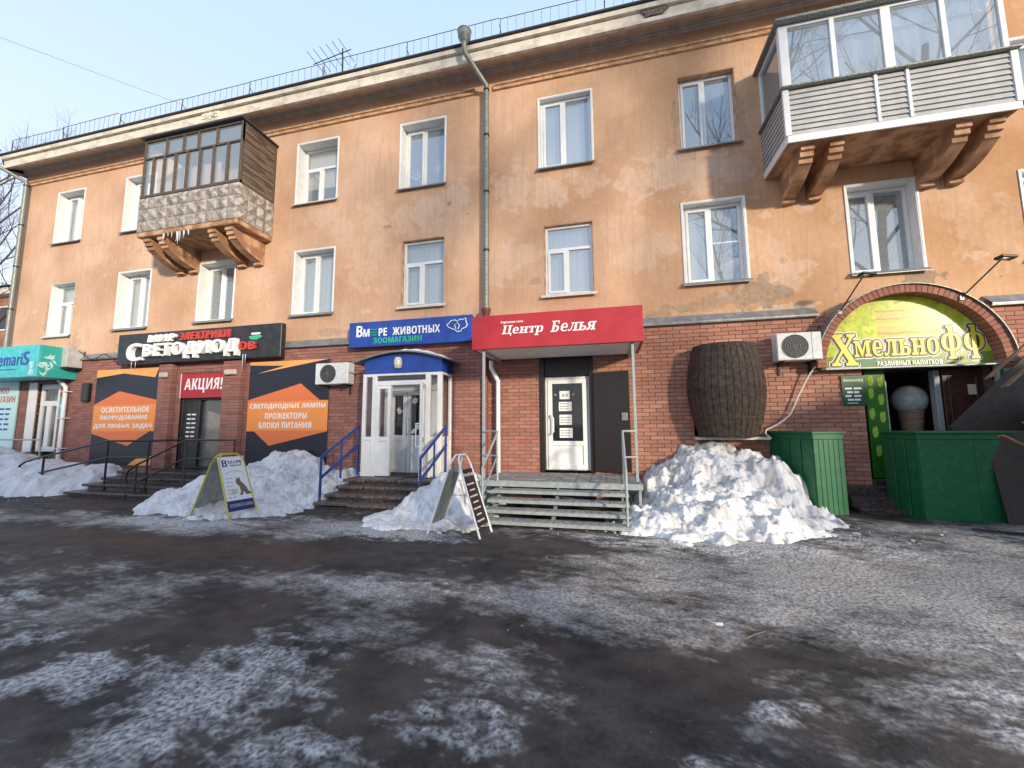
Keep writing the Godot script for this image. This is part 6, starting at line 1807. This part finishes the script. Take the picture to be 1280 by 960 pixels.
func ground_sheet(nm: String, r: Rect2, pxm: float, step: float, skip: Rect2) -> void:
	var W := int(r.size.x * pxm); var H := int(r.size.y * pxm)
	var d := PackedByteArray(); d.resize(W * H * 3)
	var ro := PackedByteArray(); ro.resize(W * H)
	var hh := PackedByteArray(); hh.resize(W * H)
	var grit: FastNoiseLite = gn[4]
	var red: FastNoiseLite = gn[5]
	for j in H:
		var z := r.position.y + (j + 0.5) / pxm
		for i in W:
			var x := r.position.x + (i + 0.5) / pxm
			var o := j * W + i
			if skip.has_point(Vector2(x, z)): continue
			var q := ground_mix(x, z)
			var g := grit.get_noise_2d(x, z)
			var t := red.get_noise_2d(x, z)
			# asphalt with brown mud, then a film of grey ice, then dirty snow crust
			var cr := 0.058 + t * 0.04 + g * 0.03
			var cg := 0.047 + t * 0.028 + g * 0.025
			var cb := 0.04 + t * 0.02 + g * 0.022
			var t2 := red.get_noise_2d(x * 3.5 + 7.0, z * 4.5)
			cr += t2 * 0.035; cg += t2 * 0.029; cb += t2 * 0.025
			var dk := 1.0 - q.z * 0.45
			cr *= dk; cg *= dk; cb *= dk
			var ice := q.y * clampf(0.72 + g * 1.0, 0.08, 1.0)
			cr = lerpf(cr, 0.44 + t * 0.16, ice); cg = lerpf(cg, 0.408 + t * 0.14, ice); cb = lerpf(cb, 0.37 + t * 0.12, ice)
			var sn := q.x * clampf(0.58 + g * 1.1, 0.0, 1.0)
			cr = lerpf(cr, 0.55, sn); cg = lerpf(cg, 0.53, sn); cb = lerpf(cb, 0.5, sn)
			var k := o * 3
			d[k] = clampi(int(pow(maxf(cr, 0.004), 0.4545) * 255.0), 0, 255); d[k + 1] = clampi(int(pow(maxf(cg, 0.004), 0.4545) * 255.0), 0, 255); d[k + 2] = clampi(int(pow(maxf(cb, 0.004), 0.4545) * 255.0), 0, 255)
			var rough := lerpf(lerpf(0.78 - q.z * 0.4, 0.7, q.y), 0.95, q.x) + g * 0.14
			ro[o] = clampi(int(rough * 255.0), 30, 255)
			hh[o] = clampi(int((0.35 + g * 0.3 * (0.35 + q.y * 0.5 + q.x) + q.x * 0.25) * 255.0), 0, 255)
	var m := StandardMaterial3D.new()
	m.albedo_texture = ImageTexture.create_from_image(Image.create_from_data(W, H, false, Image.FORMAT_RGB8, d))
	m.roughness = 1.0
	m.metallic_specular = 0.35
	m.roughness_texture = ImageTexture.create_from_image(Image.create_from_data(W, H, false, Image.FORMAT_L8, ro))
	m.roughness_texture_channel = BaseMaterial3D.TEXTURE_CHANNEL_GRAYSCALE
	m.heightmap_enabled = true
	m.heightmap_texture = ImageTexture.create_from_image(Image.create_from_data(W, H, false, Image.FORMAT_L8, hh))
	m.heightmap_scale = 2.2
	var nx := int(round(r.size.x / step)) + 1; var nz := int(round(r.size.y / step)) + 1
	var vs := PackedVector3Array(); vs.resize(nx * nz)
	var us := PackedVector2Array(); us.resize(nx * nz)
	for j in nz:
		for i in nx:
			var x := r.position.x + i * step; var z := r.position.y + j * step
			var h := ground_base(x, z)
			if step < 0.1:
				var q := ground_mix(x, z)
				h += q.x * 0.014 + q.y * 0.006 + gn[1].get_noise_2d(x * 1.6, z * 1.6) * 0.012 * (q.x + q.y * 0.5)
			vs[j * nx + i] = Vector3(x, h, z)
			us[j * nx + i] = Vector2((x - r.position.x) / r.size.x, (z - r.position.y) / r.size.y)
	var ids := PackedInt32Array()
	for j in nz - 1:
		for i in nx - 1:
			var a := j * nx + i
			if skip.has_point(Vector2(vs[a].x + step * 0.5, vs[a].z + step * 0.5)): continue
			ids.append_array(PackedInt32Array([a, a + 1, a + nx + 1, a, a + nx + 1, a + nx]))
	var o := grid_mesh(nm, vs, PackedColorArray(), us, ids, nx, nz, m)
	o.set_meta("kind", "structure")

func litter() -> void:
	# crumbs of ice and grit round the piles, too many to count
	var g := RandomNumberGenerator.new(); g.seed = 808
	var mb := MB.new()
	for i in 560:
		var q: Array = [[1.2, 2.3, 1.5], [-7.4, 2.7, 1.8], [-3.0, 2.7, 1.1], [3.6, 1.9, 0.9], [-13.0, 2.4, 2.5], [1.9, 2.4, 1.2], [0.5, 4.6, 3.0], [-2.0, 5.4, 2.5]][i % 8]
		var x: float = q[0] + g.randfn() * q[2] * 0.6; var z: float = q[1] + absf(g.randfn()) * 0.35 + (g.randf_range(-0.8, 0.8) if i % 8 > 5 else 0.0)
		if z < 2.05 and x > -2.6 and x < 0.6: continue
		var s := g.randf_range(0.005, 0.018) if g.randf() < 0.9 else g.randf_range(0.02, 0.04)
		if i % 8 > 5: s *= 0.45
		mb.col = Color(0.5, 0.485, 0.47) * g.randf_range(0.35, 1.0) if i % 8 < 6 else Color(0.2, 0.17, 0.14) * g.randf_range(0.4, 1.4)
		mb.cbox(Vector3(x, ground_base(x, z) + 0.012 + s * 0.3, z), Vector3(s, s * 0.6, s * 0.8) * g.randf_range(0.8, 1.5), s * 0.2, Basis.from_euler(Vector3(g.randf_range(-1, 1), g.randf() * 6, g.randf_range(-1, 1))), Vector3(x, ground_base(x, z) + 0.012, z))
	var o := part("ice_crumbs", mb, M.vcol)
	o.set_meta("kind", "stuff"); o.set_meta("label", "crumbs of ice and grit scattered over the yard"); o.set_meta("category", "ice crumbs")
	var tw := Vector3(0.95, ground_base(0.95, 5.35) + 0.03, 5.35)
	single("twig", tb([tw, tw + Vector3(0.07, 0.012, -0.05), tw + Vector3(0.16, 0.006, -0.12)], 0.005, 5, 0.003), M.batten, "thin pale twig lying on the ice in the foreground", "twig")
	var pc := Vector3(0.78, ground_base(0.78, 5.2) + 0.028, 5.2)
	var pm := MB.new()
	pm.quad(pc, pc + Vector3(0.05, 0.004, 0.005), pc + Vector3(0.055, 0.012, -0.025), pc + Vector3(0.0, 0.006, -0.03))
	pm.quad(pc + Vector3(0, -0.003, -0.03), pc + Vector3(0.05, 0.001, -0.02), pc + Vector3(0.045, 0.001, 0.005), pc + Vector3(0, -0.003, 0))
	single("paper_scrap", pm, M.letter_white, "small white paper scrap on the dark ice", "litter")

func make_ground() -> void:
	var specs := [[0.8, 4, 0.55], [5.0, 5, 0.62], [0.6, 2, 0.5], [1.6, 4, 0.6], [20.0, 4, 0.72], [0.9, 4, 0.5]]
	for i in specs.size():
		var n := FastNoiseLite.new()
		n.seed = 200 + i
		n.noise_type = FastNoiseLite.TYPE_SIMPLEX_SMOOTH
		n.frequency = specs[i][0]; n.fractal_octaves = specs[i][1]; n.fractal_gain = specs[i][2]
		gn.append(n)
	var near := Rect2(-6.6, 2.4, 11.6, 5.6)
	ground_sheet("yard_pavement", near, 130.0, 0.04, Rect2(0, 0, 0, 0))
	print("near ground ", Time.get_ticks_msec())
	ground_sheet("yard_pavement", Rect2(-24.2, 0.0, 36.0, 9.6), 34.0, 0.2, near)
	print("far ground ", Time.get_ticks_msec())
	var g := MB.new()
	g.quad(Vector3(-400, -0.03, 400), Vector3(400, -0.03, 400), Vector3(400, -0.03, -400), Vector3(-400, -0.03, -400))
	structure("ground", g, M.asphalt)

# ---------- trees and neighbours

func grow(tr: MB, cr: MB, p: Vector3, dir: Vector3, len: float, r: float, level: int, g: RandomNumberGenerator, top: int) -> void:
	var n: int = [7, 6, 5, 4, 3, 3][level]
	var pts := [p]
	var d := dir
	var q := p
	for i in n:
		d = (d + Vector3(g.randf_range(-1, 1), g.randf_range(-0.5, 1.0), g.randf_range(-1, 1)) * (0.08 + 0.06 * level) + Vector3(0, 0.06, 0)).normalized()
		q += d * len / n
		pts.append(q)
	var r1 := r * (0.45 if level == 0 else 0.3)
	(tr if level < 2 else cr).tube(pts, r, r1, [9, 7, 5, 4, 3, 3][level], false)
	if level >= top: return
	var kids: int = [11, 8, 7, 6, 5][level]
	for i in kids:
		var f := lerpf(0.3 if level == 0 else 0.2, 1.0, (i + g.randf()) / kids)
		var idx := clampi(int(f * n), 0, n - 1)
		var at: Vector3 = pts[idx].lerp(pts[idx + 1], f * n - idx)
		var ax: Vector3 = (pts[idx + 1] - pts[idx]).normalized()
		var side := ax.cross(Vector3(g.randf_range(-1, 1), g.randf_range(-1, 1), g.randf_range(-1, 1))).normalized()
		var ang := g.randf_range(0.5, 1.0)
		var nd := (ax * cos(ang) + side * sin(ang)).normalized()
		grow(tr, cr, at, nd, len * g.randf_range(0.36, 0.56) * (1.15 - f * 0.45), lerpf(r, r1, f) * g.randf_range(0.45, 0.62), level + 1, g, top)

func tree(at: Vector3, h: float, r: float, seed_: int, label: String, top := 4) -> void:
	var t := thing("bare_tree", label, "tree", at, "bare trees")
	var g := RandomNumberGenerator.new(); g.seed = seed_
	var a := MB.new(); var b := MB.new()
	grow(a, b, at - Vector3(0, 0.1, 0), Vector3(g.randf_range(-0.06, 0.06), 1, g.randf_range(-0.06, 0.06)).normalized(), h, r, 0, g, top)
	part("trunk", a, M.bark, t)
	part("crown", b, M.twig, t)

func neighbours() -> void:
	var t := thing("brick_house", "far orange brick house with grey roof behind the bare trees", "building", Vector3(-45, 0, -10))
	part("wall", bx(Vector3(-62, 0, -22), Vector3(-33.5, 10.6, -9)), M.far_brick, t)
	part("cornice", bx(Vector3(-62.3, 10.6, -22.3), Vector3(-33.2, 11.1, -8.6), 0.05), M.cornice, t)
	var rf := MB.new()
	rf.quad(Vector3(-62.5, 11.1, -8.4), Vector3(-33, 11.1, -8.4), Vector3(-36, 15, -15.5), Vector3(-60, 15, -15.5))
	rf.tri(Vector3(-33, 11.1, -8.4), Vector3(-33, 11.1, -22.5), Vector3(-36, 15, -15.5))
	rf.quad(Vector3(-33, 11.1, -22.5), Vector3(-62.5, 11.1, -22.5), Vector3(-60, 15, -15.5), Vector3(-36, 15, -15.5))
	part("roof", rf, M.far_roof, t)
	for i in 6:
		for y in [5.0, 8.2]:
			var x := -37.0 - i * 3.2
			var w := part("window", frame_only(x, x + 1.3, y, y + 1.7, 0.09, -9.0, -8.93), M.white, t)
			part("pane", pane_mb(x + 0.08, x + 1.22, y + 0.08, y + 1.62, -8.97), M.ac_dark, w)
	tree(Vector3(-28.8, 0, -3.5), 13.0, 0.16, 5, "bare tree rising left of the building's corner")
	tree(Vector3(-33.8, 0, -6.0), 15.5, 0.18, 8, "bare tree farther back at the left edge")
	# a house across the street keeps the low sun off the western shop fronts
	t = thing("apartment_house", "pale apartment house standing across the street", "building", Vector3(17, 0, 41))
	part("wall", bx(Vector3(7, 0, 36), Vector3(27, 12.6, 47)), M.far_brick, t)
	part("roof", bx(Vector3(6.6, 12.6, 35.6), Vector3(27.4, 13.2, 47.4), 0.05), M.far_roof, t)
	for i in 6:
		for y in [2.0, 5.1, 8.2]:
			var x := 8.5 + i * 3.0
			var w := part("window", frame_only(x, x + 1.3, y, y + 1.7, 0.09, 35.92, 36.0), M.white, t)
			part("pane", pane_mb(x + 0.08, x + 1.22, y + 0.08, y + 1.62, 35.96), M.ac_dark, w)
	# an unseen cabin, added to shade the beer shop entrance
	t = thing("added_shade_cabin", "unseen grey cabin added right of the yard to cast shade", "added_shade_cabin", Vector3(9.3, 0, 5.2))
	part("cabin", bx(Vector3(8.7, 0, 4.2), Vector3(10.8, 3.55, 6.4), 0.03), M.siding, t)
	part("roof", bx(Vector3(8.5, 3.55, 4.0), Vector3(11.0, 3.7, 6.6), 0.02), M.far_roof, t)
	part("door", bx(Vector3(8.665, 0.1, 4.6), Vector3(8.699, 2.1, 5.4), 0.01), M.zinc, t)
	# the trees across the street, seen in the window panes
	tree(Vector3(6.8, 0, 13.2), 17.0, 0.25, 21, "big bare tree across the street mirrored in the upper right panes", 4)
	tree(Vector3(13.5, 0, 13.0), 18.0, 0.27, 22, "big bare tree across the street mirrored in the balcony panes", 4)

func _ready() -> void:
	# camera
	var cam := Camera3D.new()
	cam.name = "camera"
	cam.position = Vector3(0, 1.6, 8.8)
	cam.rotation_degrees = Vector3(6.0, 13.4, -0.34)
	cam.fov = 2.0 * rad_to_deg(atan(480.0 / 500.0))
	cam.near = 0.05
	cam.far = 1500.0
	add_child(cam)
	cam.current = true
	# sky and sun: a hazy low sun from the right, in front of the facade
	var env := Environment.new()
	var sm := ProceduralSkyMaterial.new()
	sm.sky_top_color = Color(0.66, 0.77, 0.935)
	sm.sky_horizon_color = Color(0.93, 0.95, 0.97)
	sm.sky_curve = 0.35
	sm.ground_bottom_color = Color(0.25, 0.25, 0.26)
	sm.ground_horizon_color = Color(0.6, 0.6, 0.6)
	sm.sun_angle_max = 40.0
	sm.sun_curve = 0.15
	var sky := Sky.new()
	sky.sky_material = sm
	env.background_mode = Environment.BG_SKY
	env.sky = sky
	env.background_energy_multiplier = 1.1
	env.tonemap_mode = Environment.TONE_MAPPER_LINEAR
	env.tonemap_exposure = 1.3
	env.sdfgi_enabled = true
	env.ssao_enabled = true
	env.ssil_enabled = true
	var we := WorldEnvironment.new()
	we.name = "environment"
	we.environment = env
	add_child(we)
	var sun := DirectionalLight3D.new()
	sun.name = "sun"
	var az := deg_to_rad(42.0); var el := deg_to_rad(13.0)
	var to := Vector3(sin(az) * cos(el), sin(el), cos(az) * cos(el))
	sun.basis = Basis.looking_at(-to, Vector3.UP)
	sun.light_energy = 1.2
	sun.light_color = Color(1.0, 0.94, 0.85)
	sun.light_angular_distance = 4.0
	sun.shadow_enabled = true
	add_child(sun)
	# lettering
	sans_bold = SystemFont.new(); sans_bold.font_names = PackedStringArray(["Droid Sans"]); sans_bold.font_weight = 700
	sans = SystemFont.new(); sans.font_names = PackedStringArray(["Droid Sans"])
	serif_bold = SystemFont.new(); serif_bold.font_names = PackedStringArray(["Droid Serif"]); serif_bold.font_weight = 700
	make_materials()
	print("materials ", Time.get_ticks_msec())
	make_ground()
	make_house()
	print("house ", Time.get_ticks_msec())
	signs()
	pet_porch()
	stairs()
	air_conditioner(-6.98, 2.64, "white air conditioner between the right poster and the porch", 0.92, 0.52)
	air_conditioner(3.14, 2.79, "white air conditioner beside the arched sign", 0.74, 0.52)
	barrel()
	green_box(Vector3(3.3, 0.08, 1.12), 0.29, 0.52, 1.05, 1.4, "narrow green boarded box beside the right snow pile")
	green_box(Vector3(4.72, 0.08, 1.16), 0.08, 1.5, 0.75, 1.4, "wide dark green box in front of the beer shop door")
	rubbish()
	var cone := thing("ice_cream_dummy", "giant ice cream cone figure standing in the beer shop entrance", "figure", Vector3(5.6, 0.6, -0.5))
	var cn := MB.new()
	cn.lathe([Vector2(0.08, 0.0), Vector2(0.1, 0.4), Vector2(0.2, 1.3)], Vector3(5.68, 0.6, -0.5), Basis(), 18)
	part("cone", cn, M.batten, cone)
	var sc := MB.new()
	var prof := []
	for i in 11: prof.append(Vector2(maxf(0.001, sin(PI * i / 10.0) * 0.27), -cos(PI * i / 10.0) * 0.29))
	sc.lathe(prof, Vector3(5.68, 2.05, -0.5), Basis(), 18)
	part("scoop", sc, M.panel_grey, cone)
	a_frame(Vector3(-6.8, 0.01, 2.77), -0.17, 0.55, 0.5, 1.11, M.yellow, 0)
	a_frame(Vector3(-2.2, 0.01, 2.98), -0.12, 0.43, 0.42, 1.16, M.letter_white, 1)
	pipes_and_lamps()
	roof_rail()
	print("things ", Time.get_ticks_msec())
	snow_pile("snow_pile", "large grey-white snow pile of cracked slabs under the barrel", Rect2(-0.1, 0.1, 4.2, 3.1), [[1.95, 0.15, 1.75, 1.85, 1.22], [2.6, 0.3, 1.0, 1.7, 1.1], [1.75, 1.2, 1.5, 1.4, 0.6], [1.2, 1.8, 1.25, 1.0, 0.3], [2.2, 1.6, 1.2, 0.95, 0.27], [0.75, 2.2, 0.7, 0.55, 0.2], [3.0, 1.5, 0.6, 0.7, 0.2]], 301, 0.022, 1.3, 1.0)
	snow_pile("snow_pile", "white snow pile behind the yellow framed stand", Rect2(-10.2, 0.12, 5.2, 3.4), [[-7.5, 0.4, 1.7, 1.7, 1.0], [-7.8, 1.3, 1.5, 1.6, 0.72], [-8.3, 2.0, 1.1, 1.0, 0.4], [-6.5, 1.1, 1.0, 1.2, 0.45], [-7.0, 2.2, 1.3, 0.8, 0.2]], 311, 0.028, 0.45, 0.7)
	snow_pile("snow_pile", "long snow bank at the far left below the teal canopy", Rect2(-21.5, 0.3, 9.4, 2.9), [[-17.2, 1.1, 3.0, 1.7, 1.0], [-14.8, 1.0, 2.4, 1.3, 0.72], [-13.4, 0.7, 1.2, 0.9, 0.62], [-19.5, 1.6, 2.5, 1.4, 0.7]], 321, 0.05, 0.3, 0.35)
	snow_pile("snow_pile", "snow pile between the stone steps and the steel stairs", Rect2(-4.4, 0.2, 2.6, 3.2), [[-2.95, 1.2, 0.75, 1.3, 0.72], [-3.05, 1.9, 0.8, 0.85, 0.42], [-2.6, 2.2, 0.75, 0.7, 0.06], [-3.3, 2.4, 0.9, 0.65, 0.1]], 331, 0.022, 0.4, 0.7)
	snow_pile("snow_pile", "low snow heap left of the stone steps", Rect2(-6.9, 0.12, 1.5, 1.8), [[-6.1, 0.5, 0.6, 1.1, 0.62], [-6.0, 1.2, 0.5, 0.6, 0.3]], 341, 0.035, 0.3, 0.7)
	litter()
	print("snow ", Time.get_ticks_msec())
	neighbours()
	print("done ", Time.get_ticks_msec())
